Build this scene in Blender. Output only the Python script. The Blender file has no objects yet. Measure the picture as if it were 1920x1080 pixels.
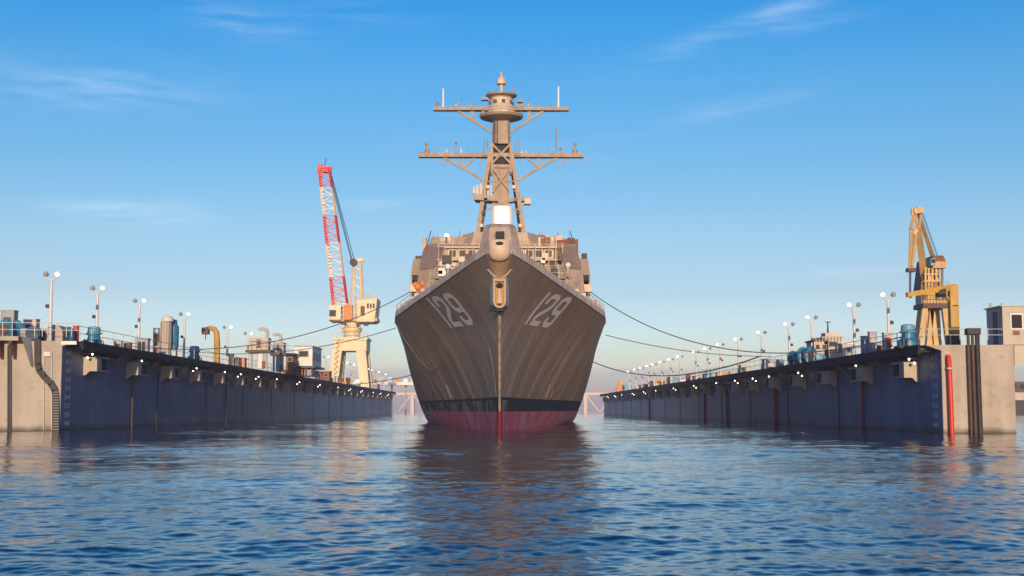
import bpy, bmesh, math, random
import numpy as np
from mathutils import Vector, Matrix
random.seed(7)
R = math.radians
S = bpy.context.scene
COL = S.collection

# ------------------------------------------------------------------ camera
CAMZ, FPX = 1.46, 2493.0
PITCH, YAW = math.atan(228 / FPX), math.atan(19 / FPX)
cd = bpy.data.cameras.new('camera')
cd.sensor_width = 36; cd.lens = FPX / 1920 * 36; cd.clip_end = 30000; cd.clip_start = .1
cam = bpy.data.objects.new('camera', cd); COL.objects.link(cam)
cam.location = (0, 0, CAMZ); cam.rotation_euler = (R(90) + PITCH, 0, -YAW)
S.camera = cam

# ------------------------------------------------------------------ sun, sky, exposure
SUN_EL, SUN_AZ = R(8.0), R(2.0)          # azimuth measured from straight behind the camera, + = from the right
sd = Vector((math.sin(SUN_AZ) * math.cos(SUN_EL), -math.cos(SUN_AZ) * math.cos(SUN_EL), math.sin(SUN_EL)))
sl = bpy.data.lights.new('sun', 'SUN'); sl.energy = 3.7; sl.angle = R(.53); sl.color = (1, .73, .47)
so = bpy.data.objects.new('sun', sl); COL.objects.link(so)
so.rotation_euler = sd.to_track_quat('Z', 'Y').to_euler()
S.view_settings.view_transform = 'Standard'; S.view_settings.look = 'None'
S.view_settings.exposure = 0.35; S.view_settings.gamma = 1.0

W = bpy.data.worlds.new('World'); S.world = W; W.use_nodes = True
nt = W.node_tree; N = nt.nodes; L = nt.links
for n in list(N): N.remove(n)
def nd(t, **k):
    n = N.new(t)
    for a, b in k.items(): setattr(n, a, b)
    return n
def mth(op, a, b=None, c=None, clamp=False):
    n = N.new('ShaderNodeMath'); n.operation = op; n.use_clamp = clamp
    for i, v in enumerate((a, b, c)):
        if v is None: continue
        if isinstance(v, (int, float)): n.inputs[i].default_value = v
        else: L.new(v, n.inputs[i])
    return n.outputs[0]
out = nd('ShaderNodeOutputWorld'); bg = nd('ShaderNodeBackground')
sky = nd('ShaderNodeTexSky', sky_type='NISHITA', sun_disc=False)
sky.sun_elevation = SUN_EL; sky.sun_rotation = R(180) - SUN_AZ
sky.altitude = 0; sky.air_density = 1.0; sky.dust_density = .3; sky.ozone_density = 3.0
tc = nd('ShaderNodeTexCoord'); sx = nd('ShaderNodeSeparateXYZ'); L.new(tc.outputs['Generated'], sx.inputs[0])
el = mth('ARCSINE', sx.outputs[2])                        # radians
az = mth('ARCTAN2', sx.outputs[0], sx.outputs[1])
hs = nd('ShaderNodeHueSaturation'); L.new(sky.outputs[0], hs.inputs['Color'])
hs.inputs['Saturation'].default_value = 1.25; hs.inputs['Value'].default_value = 1.0
# clear evening air: deeper blue upward, grey-lavender anti-twilight band at the horizon
rp = nd('ShaderNodeValToRGB'); L.new(mth('DIVIDE', el, R(40), clamp=True), rp.inputs[0])
SKYRAMP = [(0.0, (.86, .72, 1.10)), (.022, (.78, .71, 1.14)), (.040, (.80, .76, 1.18)), (.047, (1.09, .965, 1.26)), (.085, (1.11, .96, 1.20)), (.125, (1.01, .82, .945)), (.182, (1.10, .88, .92)), (.266, (.92, .88, .92)), (.348, (.74, .90, .98)), (.425, (.27, .85, 1.02)), (1, (.14, .66, 1.20))]
cr = rp.color_ramp
while len(cr.elements) < len(SKYRAMP): cr.elements.new(.5)
for e, (p, c) in zip(cr.elements, SKYRAMP): e.position = p; e.color = (*c, 1)
mx = nd('ShaderNodeMix', data_type='RGBA', blend_type='MULTIPLY'); mx.inputs[0].default_value = 1
L.new(hs.outputs[0], mx.inputs[6]); L.new(rp.outputs[0], mx.inputs[7])
# thin cirrus wisps, each at its own bearing and height in the sky
cmb = nd('ShaderNodeCombineXYZ')
L.new(mth('ADD', mth('MULTIPLY', az, 9), mth('MULTIPLY', el, -8)), cmb.inputs[0]); L.new(mth('MULTIPLY', el, 62), cmb.inputs[1])
cn = nd('ShaderNodeTexNoise'); cn.inputs['Scale'].default_value = 1.6; cn.inputs['Detail'].default_value = 7; cn.inputs['Roughness'].default_value = .62
L.new(cmb.outputs[0], cn.inputs['Vector'])
tot = None
for px, py, wx, wy, st, sl_ in [(170, 185, 170, 34, .34, .0), (265, 408, 130, 18, .42, 0), (690, 380, 60, 11, .30, 0), (1480, 20, 105, 14, .40, .22), (1510, 52, 85, 11, .34, .12),
                           (1400, 200, 120, 14, .24, .16), (430, 45, 110, 24, .22, -.2), (1270, 90, 70, 20, .16, .3), (1620, 520, 120, 8, .25, .02), (620, 20, 160, 30, .1, 0), (1000, 270, 300, 50, .05, 0)]:
    a0 = math.atan((px - 941) / FPX); e0 = math.atan((768 - py) / FPX)
    dx = mth('SUBTRACT', az, a0); dy = mth('SUBTRACT', mth('SUBTRACT', el, e0), mth('MULTIPLY', dx, sl_))
    q = mth('ADD', mth('POWER', mth('MULTIPLY', dx, FPX / wx), 2), mth('POWER', mth('MULTIPLY', dy, FPX / wy), 2))
    g = mth('MULTIPLY', mth('EXPONENT', mth('MULTIPLY', q, -.8)), st * .75)
    tot = g if tot is None else mth('ADD', tot, g)
cl = mth('MULTIPLY', tot, mth('MULTIPLY', mth('SUBTRACT', cn.outputs[0], .40, clamp=True), 2.6, clamp=True), clamp=True)
m2 = nd('ShaderNodeMix', data_type='RGBA'); L.new(cl, m2.inputs[0]); L.new(mx.outputs[2], m2.inputs[6])
m2.inputs[7].default_value = (7.0, 7.0, 7.2, 1)
L.new(m2.outputs[2], bg.inputs[0]); bg.inputs[1].default_value = .15
L.new(bg.outputs[0], out.inputs[0])

S.cycles.use_denoising = True
S.cycles.max_bounces = 6; S.cycles.diffuse_bounces = 2; S.cycles.glossy_bounces = 3; S.cycles.volume_bounces = 1
S.cycles.sample_clamp_indirect = 4

# ------------------------------------------------------------------ pixel helper: a photo pixel at depth Y -> world x, z
sp, cp, sy_, cy_ = math.sin(PITCH), math.cos(PITCH), math.sin(YAW), math.cos(YAW)
def at(px, py, Y):
    u, v = px - 960, 540 - py
    dx = u * cy_ - v * sy_ * sp + FPX * sy_ * cp
    dy = -u * sy_ - v * cy_ * sp + FPX * cy_ * cp
    dz = v * cp + FPX * sp
    k = Y / dy
    return Vector((dx * k, Y, CAMZ + dz * k))

# ------------------------------------------------------------------ materials
def mat(name, col, rough=.55, var=.12, scale=.8, streak=0, streak_col=None, metal=0, bump=0, lean=0., spots=0, grime=None, spec=.4, seams=0, tide=0):
    m = bpy.data.materials.new(name); m.use_nodes = True
    t = m.node_tree; n = t.nodes; l = t.links
    b = n['Principled BSDF']; b.inputs['Roughness'].default_value = rough; b.inputs['Metallic'].default_value = metal
    b.inputs['Specular IOR Level'].default_value = spec
    g = n.new('ShaderNodeNewGeometry')
    nz = n.new('ShaderNodeTexNoise'); nz.inputs['Scale'].default_value = scale; nz.inputs['Detail'].default_value = 6
    l.new(g.outputs['Position'], nz.inputs['Vector'])
    mp = n.new('ShaderNodeMapRange'); mp.inputs[1].default_value = .3; mp.inputs[2].default_value = .7
    mp.inputs[3].default_value = 1 - var; mp.inputs[4].default_value = 1 + var
    l.new(nz.outputs[0], mp.inputs[0])
    mm = n.new('ShaderNodeMix'); mm.data_type = 'RGBA'; mm.blend_type = 'MULTIPLY'; mm.inputs[0].default_value = 1
    mm.inputs[6].default_value = (*col, 1); l.new(mp.outputs[0], mm.inputs[7])
    cur = mm.outputs[2]
    if streak:
        s = n.new('ShaderNodeSeparateXYZ'); l.new(g.outputs['Position'], s.inputs[0])
        c = n.new('ShaderNodeCombineXYZ')
        ma = n.new('ShaderNodeMath'); ma.operation = 'MULTIPLY_ADD'; l.new(s.outputs[2], ma.inputs[0]); ma.inputs[1].default_value = -lean; l.new(s.outputs[1], ma.inputs[2])
        l.new(ma.outputs[0], c.inputs[1]); l.new(s.outputs[0], c.inputs[0])
        mz = n.new('ShaderNodeMath'); mz.operation = 'MULTIPLY'; l.new(s.outputs[2], mz.inputs[0]); mz.inputs[1].default_value = .06
        l.new(mz.outputs[0], c.inputs[2])
        z2 = n.new('ShaderNodeTexNoise'); z2.inputs['Scale'].default_value = 1.1; z2.inputs['Detail'].default_value = 5; z2.inputs['Roughness'].default_value = .6
        l.new(c.outputs[0], z2.inputs['Vector'])
        q = n.new('ShaderNodeMapRange'); q.inputs[1].default_value = .46; q.inputs[2].default_value = .72; q.inputs[4].default_value = streak
        l.new(z2.outputs[0], q.inputs[0])
        m3 = n.new('ShaderNodeMix'); m3.data_type = 'RGBA'; l.new(q.outputs[0], m3.inputs[0]); l.new(cur, m3.inputs[6])
        m3.inputs[7].default_value = (*(streak_col or [x * .5 for x in col]), 1); cur = m3.outputs[2]
    if spots:
        z3 = n.new('ShaderNodeTexNoise'); z3.inputs['Scale'].default_value = 2.3; z3.inputs['Detail'].default_value = 8
        l.new(g.outputs['Position'], z3.inputs['Vector'])
        q = n.new('ShaderNodeMapRange'); q.inputs[1].default_value = .56; q.inputs[2].default_value = .66; q.inputs[4].default_value = spots
        l.new(z3.outputs[0], q.inputs[0])
        m3 = n.new('ShaderNodeMix'); m3.data_type = 'RGBA'; l.new(q.outputs[0], m3.inputs[0]); l.new(cur, m3.inputs[6])
        m3.inputs[7].default_value = (*(grime or (.12, .06, .03)), 1); cur = m3.outputs[2]
    def mth_(op, a, bb=None, cl=False):
        k = n.new('ShaderNodeMath'); k.operation = op; k.use_clamp = cl
        for i, v in enumerate((a, bb)):
            if v is None: continue
            if isinstance(v, (int, float)): k.inputs[i].default_value = v
            else: l.new(v, k.inputs[i])
        return k.outputs[0]
    def mix_(f, a, c):
        k = n.new('ShaderNodeMix'); k.data_type = 'RGBA'; l.new(f, k.inputs[0]); l.new(a, k.inputs[6]); k.inputs[7].default_value = (*c, 1); return k.outputs[2]
    if seams or tide:
        s2 = n.new('ShaderNodeSeparateXYZ'); l.new(g.outputs['Position'], s2.inputs[0])
    if seams:      # weld seams between plates: lines every plate height, butts every few metres
        f1 = mth_('LESS_THAN', mth_('FRACT', mth_('DIVIDE', mth_('ADD', s2.outputs[2], 9), seams)), .035)
        f2 = mth_('LESS_THAN', mth_('FRACT', mth_('DIVIDE', mth_('ADD', mth_('ADD', s2.outputs[0], s2.outputs[1]), 300), seams * 3.3)), .008)
        cur = mix_(mth_('MULTIPLY', mth_('MAXIMUM', f1, f2), .22), cur, [x * .55 for x in col])
    if tide:       # wet weedy band and scum line at the water
        zz = mth_('ADD', s2.outputs[2], mth_('MULTIPLY', mth_('SUBTRACT', nz.outputs[0], .5), .7))
        cur = mix_(mth_('MULTIPLY', mth_('SUBTRACT', 1, mth_('DIVIDE', zz, tide), True), .95), cur, (.035, .032, .022))
    l.new(cur, b.inputs['Base Color'])
    if bump:
        bp = n.new('ShaderNodeBump'); bp.inputs['Strength'].default_value = bump; bp.inputs['Distance'].default_value = .05
        l.new(nz.outputs[0], bp.inputs['Height']); l.new(bp.outputs[0], b.inputs['Normal'])
    return m
def glow(name, col, st):
    m = bpy.data.materials.new(name); m.use_nodes = True
    b = m.node_tree.nodes['Principled BSDF']; b.inputs['Base Color'].default_value = (.8, .8, .8, 1)
    b.inputs['Emission Color'].default_value = (*col, 1); b.inputs['Emission Strength'].default_value = st
    return m
M = dict(
    cream=mat('dock_cream_paint', (.405, .355, .30), .6, .12, .5, .55, (.27, .19, .13), seams=.62, tide=.45, spots=.3, grime=(.24, .17, .12)),
    cream2=mat('weathered_cream_paint', (.50, .44, .36), .55, .14, .9, .25, (.33, .22, .13)),
    box=mat('box_cream_paint', (.44, .38, .32), .6, .15, 1.2, .3, (.25, .17, .11)),
    black=mat('black_paint_and_shade', (.014, .014, .016), .7, .3, 2),  # also stands in for shade under and between parts
    dark=mat('dark_steel', (.035, .033, .034), .6, .3, 2),
    steel=mat('galvanised_steel', (.42, .42, .42), .45, .15, 3, metal=.0),
    pole=mat('white_pole_paint', (.62, .60, .57), .45, .08, 3),
    blue=mat('teal_blue_paint', (.03, .20, .33), .4, .2, 1.5, .2, (.02, .08, .14)),
    blue2=mat('pale_blue_paint', (.12, .33, .44), .45, .15, 1.5),
    navy=mat('navy_paint', (.03, .06, .13), .5, .2, 1.5),
    grey=mat('locker_grey', (.30, .31, .32), .55, .15, 1.5),
    white=mat('white_paint', (.72, .70, .68), .5, .08, 1.2),
    wrap=mat('white_shrink_wrap', (.86, .83, .80), .35, .06, 1.4, bump=.8),
    tan=mat('tan_sun_tinted_paint', (.74, .56, .39), .6, .28, 1.2, .4, (.33, .22, .15)),  # lightened and warmed to put sunlight into the bulwark colour
    rust=mat('rusty_brown', (.20, .08, .04), .75, .35, 2),
    brown=mat('brown_steel', (.10, .055, .04), .6, .25, 2, .4, (.05, .03, .025)),
    red=mat('red_paint', (.58, .035, .02), .42, .12, 1.5),
    darkred=mat('dark_red_paint', (.26, .02, .03), .5, .2, 1.5),
    orange=mat('orange_cover', (.72, .22, .05), .6, .2, 1.5),
    yellow=mat('ochre_yellow_paint', (.50, .29, .045), .5, .2, 1.2, .3, (.25, .12, .03)),
    crane=mat('crane_cream_paint', (.70, .59, .38), .5, .12, .6, .25, (.38, .22, .10)),
    craneR=mat('crane_tan_paint', (.56, .37, .15), .5, .15, .7, .35, (.28, .15, .07)),
    boomred=mat('boom_red', (.60, .05, .04), .5, .15, 1),
    boomwhite=mat('boom_cream', (.68, .60, .52), .5, .12, 1),
    ship=mat('ship_grey', (.46, .355, .26), .55, .2, .9, .5, (.24, .165, .11), spots=.45, grime=(.15, .095, .06)),
    ship2=mat('ship_grey_dark', (.28, .205, .155), .55, .14, .9),
    mast=mat('mast_grey', (.32, .235, .165), .55, .22, 1.6, .45, (.16, .105, .07)),
    pale=mat('pale_ship_grey', (.56, .44, .33), .5, .12, 1.2),
    glass=mat('dark_glass', (.012, .012, .014), .4, .1, 1, spec=.15),
    deck=mat('dock_deck', (.12, .11, .10), .8, .25, 1),
    wire=mat('wire_rope', (.11, .11, .12), .6, .1, 5),
    bridge=mat('bridge_pale_steel', (.60, .50, .46), .6, .08, .1),
    number=mat('hull_number_paint', (.85, .74, .65), .6, .10, 1.2),
    mark=mat('draft_mark_paint', (.66, .68, .72), .7, .3, 3),
    lamp=glow('lit_lamp', (1, .93, .82), 5.0),
    bulb=glow('working_bulb', (1, .86, .66), 9.0),
    lampdim=mat('unlit_lens', (.30, .30, .30), .25, .1, 3),
)
# inner face of the dock wings: blue grey, bluer and darker than the end faces, rust and salt streaks, plate seams
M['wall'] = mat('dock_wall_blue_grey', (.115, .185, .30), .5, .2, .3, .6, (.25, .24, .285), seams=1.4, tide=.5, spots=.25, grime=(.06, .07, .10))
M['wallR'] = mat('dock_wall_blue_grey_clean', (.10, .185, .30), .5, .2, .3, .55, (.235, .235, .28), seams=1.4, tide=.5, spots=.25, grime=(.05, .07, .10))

# hull paint: haze grey over black boot topping over red, with worn patches and run-off streaks
def hull_mat():
    m = mat('hull_paint', (.32, .214, .138), .5, .14, .5, 0, None, lean=.75, spec=.25)
    t = m.node_tree; n = t.nodes; l = t.links; b = n['Principled BSDF']
    cur = b.inputs['Base Color'].links[0].from_socket
    g = n.new('ShaderNodeNewGeometry'); s = n.new('ShaderNodeSeparateXYZ'); l.new(g.outputs['Position'], s.inputs[0])
    def m_(op, a, bb=None, cl=False):
        k = n.new('ShaderNodeMath'); k.operation = op; k.use_clamp = cl
        for i, v in enumerate((a, bb)):
            if v is None: continue
            if isinstance(v, (int, float)): k.inputs[i].default_value = v
            else: l.new(v, k.inputs[i])
        return k.outputs[0]
    def mixc(f, a, c):
        k = n.new('ShaderNodeMix'); k.data_type = 'RGBA'; l.new(f, k.inputs[0]); l.new(a, k.inputs[6])
        if isinstance(c, tuple): k.inputs[7].default_value = (*c, 1)
        else: l.new(c, k.inputs[7])
        return k.outputs[2]
    def nz(sx_, sy2, sz, sc, det=5):
        c = n.new('ShaderNodeCombineXYZ')
        for i, f in enumerate((sx_, sy2, sz)): l.new(m_('MULTIPLY', s.outputs[i], f), c.inputs[i])
        k = n.new('ShaderNodeTexNoise'); k.inputs['Scale'].default_value = sc; k.inputs['Detail'].default_value = det
        l.new(c.outputs[0], k.inputs['Vector']); return k.outputs[0]
    z = s.outputs[2]
    # broad pale run-off bands, then thinner darker streaks, following the fall line of the flared plating
    def fall(k_y, k_z, sc, det, lean):
        c = n.new('ShaderNodeCombineXYZ'); yy = m_('SUBTRACT', s.outputs[1], m_('MULTIPLY', m_('POWER', m_('MAXIMUM', z, 0), 1.5), lean))
        l.new(m_('MULTIPLY', yy, k_y), c.inputs[1]); l.new(m_('MULTIPLY', s.outputs[0], .12), c.inputs[0]); l.new(m_('MULTIPLY', z, k_z), c.inputs[2])
        k = n.new('ShaderNodeTexNoise'); k.inputs['Scale'].default_value = sc; k.inputs['Detail'].default_value = det; l.new(c.outputs[0], k.inputs['Vector']); return k.outputs[0]
    lowz = m_('SUBTRACT', 1.22, m_('MULTIPLY', z, .105), True)
    cur = mixc(m_('MULTIPLY', m_('MULTIPLY', m_('SUBTRACT', fall(.42, .035, 1, 4, .30), .47, True), 4.6, True), m_('MULTIPLY', lowz, .9)), cur, (.66, .46, .30))
    cur = mixc(m_('MULTIPLY', m_('MULTIPLY', m_('SUBTRACT', fall(1.3, .03, 1, 3, .30), .52, True), 4, True), .45), cur, (.16, .115, .09))
    cur = mixc(m_('MULTIPLY', m_('MULTIPLY', m_('SUBTRACT', fall(2.6, .05, 1, 2, .30), .60, True), 5, True), .3), cur, (.52, .38, .28))
    # plate seams (thin pale welds along the hull)
    for zz in (7.0, 4.6, 9.2):
        d = m_('ABSOLUTE', m_('SUBTRACT', z, zz))
        cur = mixc(m_('MULTIPLY', m_('LESS_THAN', d, .025), .30), cur, (.30, .25, .21))
    # black boot topping, its lower edge worn into drips of bare grey
    drip = nz(1.3, .8, .22, 1.2, 4)
    cur = mixc(m_('LESS_THAN', z, 2.30), cur, (.018, .02, .026))
    worn = m_('MULTIPLY', m_('MULTIPLY', m_('SUBTRACT', drip, .47, True), 14, True), m_('MULTIPLY', m_('LESS_THAN', z, 2.1), m_('LESS_THAN', s.outputs[0], .6)))
    cur = mixc(worn, cur, (.26, .20, .165))
    scr = m_('MULTIPLY', m_('MULTIPLY', m_('SUBTRACT', nz(1.3, 1.0, .3, 1.1, 3), .60, True), 14, True), m_('MULTIPLY', m_('GREATER_THAN', z, 2.30), m_('LESS_THAN', z, 3.1)))
    cur = mixc(scr, cur, (.05, .045, .05))
    # red anti-fouling, chalky and stained
    rr = n.new('ShaderNodeValToRGB'); l.new(nz(1, 1, .6, .9, 6), rr.inputs[0])
    rr.color_ramp.elements[0].position = .35; rr.color_ramp.elements[0].color = (.60, .045, .08, 1)
    rr.color_ramp.elements[1].position = .68; rr.color_ramp.elements[1].color = (.58, .26, .30, 1)
    cur = mixc(m_('LESS_THAN', z, 1.32), cur, rr.outputs[0])
    stem = m_('MULTIPLY', m_('LESS_THAN', m_('ABSOLUTE', m_('ADD', s.outputs[0], .15)), .22), m_('LESS_THAN', z, 1.36))
    cur = mixc(m_('MULTIPLY', stem, .8), cur, (.26, .01, .016))
    l.new(cur, b.inputs['Base Color'])
    bp = n.new('ShaderNodeBump'); bp.inputs['Strength'].default_value = .35; bp.inputs['Distance'].default_value = .05
    l.new(nz(1, .8, .5, .7, 2), bp.inputs['Height']); l.new(bp.outputs[0], b.inputs['Normal'])
    return m
M['hull'] = hull_mat()

# ------------------------------------------------------------------ mesh builder
class MB:
    def __init__(s): s.v = []; s.f = []
    def add(s, vs, fs):
        k = len(s.v); s.v += [Vector(p) for p in vs]; s.f += [[i + k for i in f] for f in fs]; return s
    def hexa(s, p):      # 4 bottom (ccw) + 4 top
        return s.add(p, [(3, 2, 1, 0), (4, 5, 6, 7), (0, 1, 5, 4), (1, 2, 6, 5), (2, 3, 7, 6), (3, 0, 4, 7)])
    def box(s, x0, x1, y0, y1, z0, z1):
        if x0 > x1: x0, x1 = x1, x0
        return s.hexa([(x0, y0, z0), (x1, y0, z0), (x1, y1, z0), (x0, y1, z0), (x0, y0, z1), (x1, y0, z1), (x1, y1, z1), (x0, y1, z1)])
    def bar(s, a, b, w, h=None, taper=1):
        a, b = Vector(a), Vector(b); h = h or w; d = (b - a).normalized()
        u = d.cross(Vector((0, 0, 1)))
        if u.length < .01: u = d.cross(Vector((0, 1, 0)))
        u.normalize(); v = u.cross(d).normalized()
        q = [(-1, -1), (1, -1), (1, 1), (-1, 1)]
        return s.hexa([a + u * i * w / 2 + v * j * h / 2 for i, j in q] + [b + u * i * w / 2 * taper + v * j * h / 2 * taper for i, j in q])
    def tube(s, pts, r, n=8, cap=True):
        pts = [Vector(p) for p in pts]; rs = r if isinstance(r, (list, tuple)) else [r] * len(pts); vs = []; fs = []
        pu = None
        for i, p in enumerate(pts):
            d = (pts[min(i + 1, len(pts) - 1)] - pts[max(i - 1, 0)]).normalized()
            if pu is None:
                u = d.cross(Vector((0, 0, 1)))
                if u.length < .05: u = d.cross(Vector((0, 1, 0)))
            else: u = pu - d * pu.dot(d)
            u.normalize(); pu = u; w = d.cross(u)
            for k in range(n):
                a = 2 * math.pi * k / n; vs.append(p + (u * math.cos(a) + w * math.sin(a)) * rs[i])
        for i in range(len(pts) - 1):
            for k in range(n):
                fs.append((i * n + k, i * n + (k + 1) % n, (i + 1) * n + (k + 1) % n, (i + 1) * n + k))
        if cap: fs += [tuple(range(n - 1, -1, -1)), tuple((len(pts) - 1) * n + k for k in range(n))]
        return s.add(vs, fs)
    def lathe(s, c, prof, n=16, axis='Z', sc=(1, 1)):
        c = Vector(c)
        A = axis if isinstance(axis, Vector) else Vector({'X': (1, 0, 0), 'Y': (0, 1, 0), 'Z': (0, 0, 1)}[axis])
        A = A.normalized(); u = A.cross(Vector((0, 0, 1)))
        if u.length < .05: u = Vector((1, 0, 0))
        u.normalize(); w = A.cross(u); vs = []; fs = []
        for r, z in prof:
            for k in range(n):
                a = 2 * math.pi * k / n; vs.append(c + A * z + u * math.cos(a) * r * sc[0] + w * math.sin(a) * r * sc[1])
        for i in range(len(prof) - 1):
            for k in range(n): fs.append((i * n + k, i * n + (k + 1) % n, (i + 1) * n + (k + 1) % n, (i + 1) * n + k))
        fs += [tuple(range(n - 1, -1, -1)), tuple((len(prof) - 1) * n + k for k in range(n))]
        return s.add(vs, fs)
    def ball(s, c, r, n=12, m=8, sz=1):
        pr = [(max(.001, r * math.sin(math.pi * i / m)), -r * sz * math.cos(math.pi * i / m)) for i in range(m + 1)]
        return s.lathe(c, pr, n)
    def prism_y(s, poly, y0, y1):     # polygon in x,z extruded along y
        k = len(poly)
        return s.add([(x, y0, z) for x, z in poly] + [(x, y1, z) for x, z in poly],
                     [tuple(range(k)), tuple(range(2 * k - 1, k - 1, -1))] + [((i + 1) % k, i, i + k, (i + 1) % k + k) for i in range(k)])
    def loft(s, rings, cap=True):
        n = len(rings[0]); vs = [p for r in rings for p in r]; fs = []
        for i in range(len(rings) - 1):
            for k in range(n): fs.append((i * n + k, i * n + (k + 1) % n, (i + 1) * n + (k + 1) % n, (i + 1) * n + k))
        if cap: fs += [tuple(range(n - 1, -1, -1)), tuple((len(rings) - 1) * n + k for k in range(n))]
        return s.add(vs, fs)
    def build(s, name, m, parent=None, smooth=False, bevel=0):
        org = Vector((0, 0, 0)); q = parent
        while q is not None: org += Vector(q.location); q = q.parent
        me = bpy.data.meshes.new(name)
        me.from_pydata([tuple(p - org) for p in s.v], [], s.f)
        bm = bmesh.new(); bm.from_mesh(me); bmesh.ops.recalc_face_normals(bm, faces=bm.faces); bm.to_mesh(me); bm.free()
        me.materials.append(M[m] if isinstance(m, str) else m)
        if smooth:
            me.polygons.foreach_set('use_smooth', [True] * len(me.polygons))
            if hasattr(me, 'set_sharp_from_angle'): me.set_sharp_from_angle(angle=R(38))
        o = bpy.data.objects.new(name, me); COL.objects.link(o)
        if parent: o.parent = parent
        if bevel:
            bv = o.modifiers.new('bevel', 'BEVEL'); bv.width = bevel; bv.segments = 2; bv.limit_method = 'ANGLE'
        return o
def tag(o, label=None, cat=None, group=None, kind=None):
    for k, v in (('label', label), ('category', cat), ('group', group), ('kind', kind)):
        if v: o[k] = v
    return o
def thing(name, label, cat, loc, group=None, rz=0):
    o = bpy.data.objects.new(name, None); COL.objects.link(o); o.location = loc; o.empty_display_size = .1
    return tag(o, label, cat, group)
def copy_tree(o, parent=None):
    c = o.copy(); COL.objects.link(c)
    if parent: c.parent = parent
    for ch in list(o.children): copy_tree(ch, c)
    return c
ORD = 'first second third fourth fifth sixth seventh eighth ninth tenth eleventh twelfth thirteenth fourteenth fifteenth sixteenth seventeenth eighteenth nineteenth twentieth'.split()
ORD += ['twenty-' + o for o in ORD[:9]] + ['thirtieth']

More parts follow.
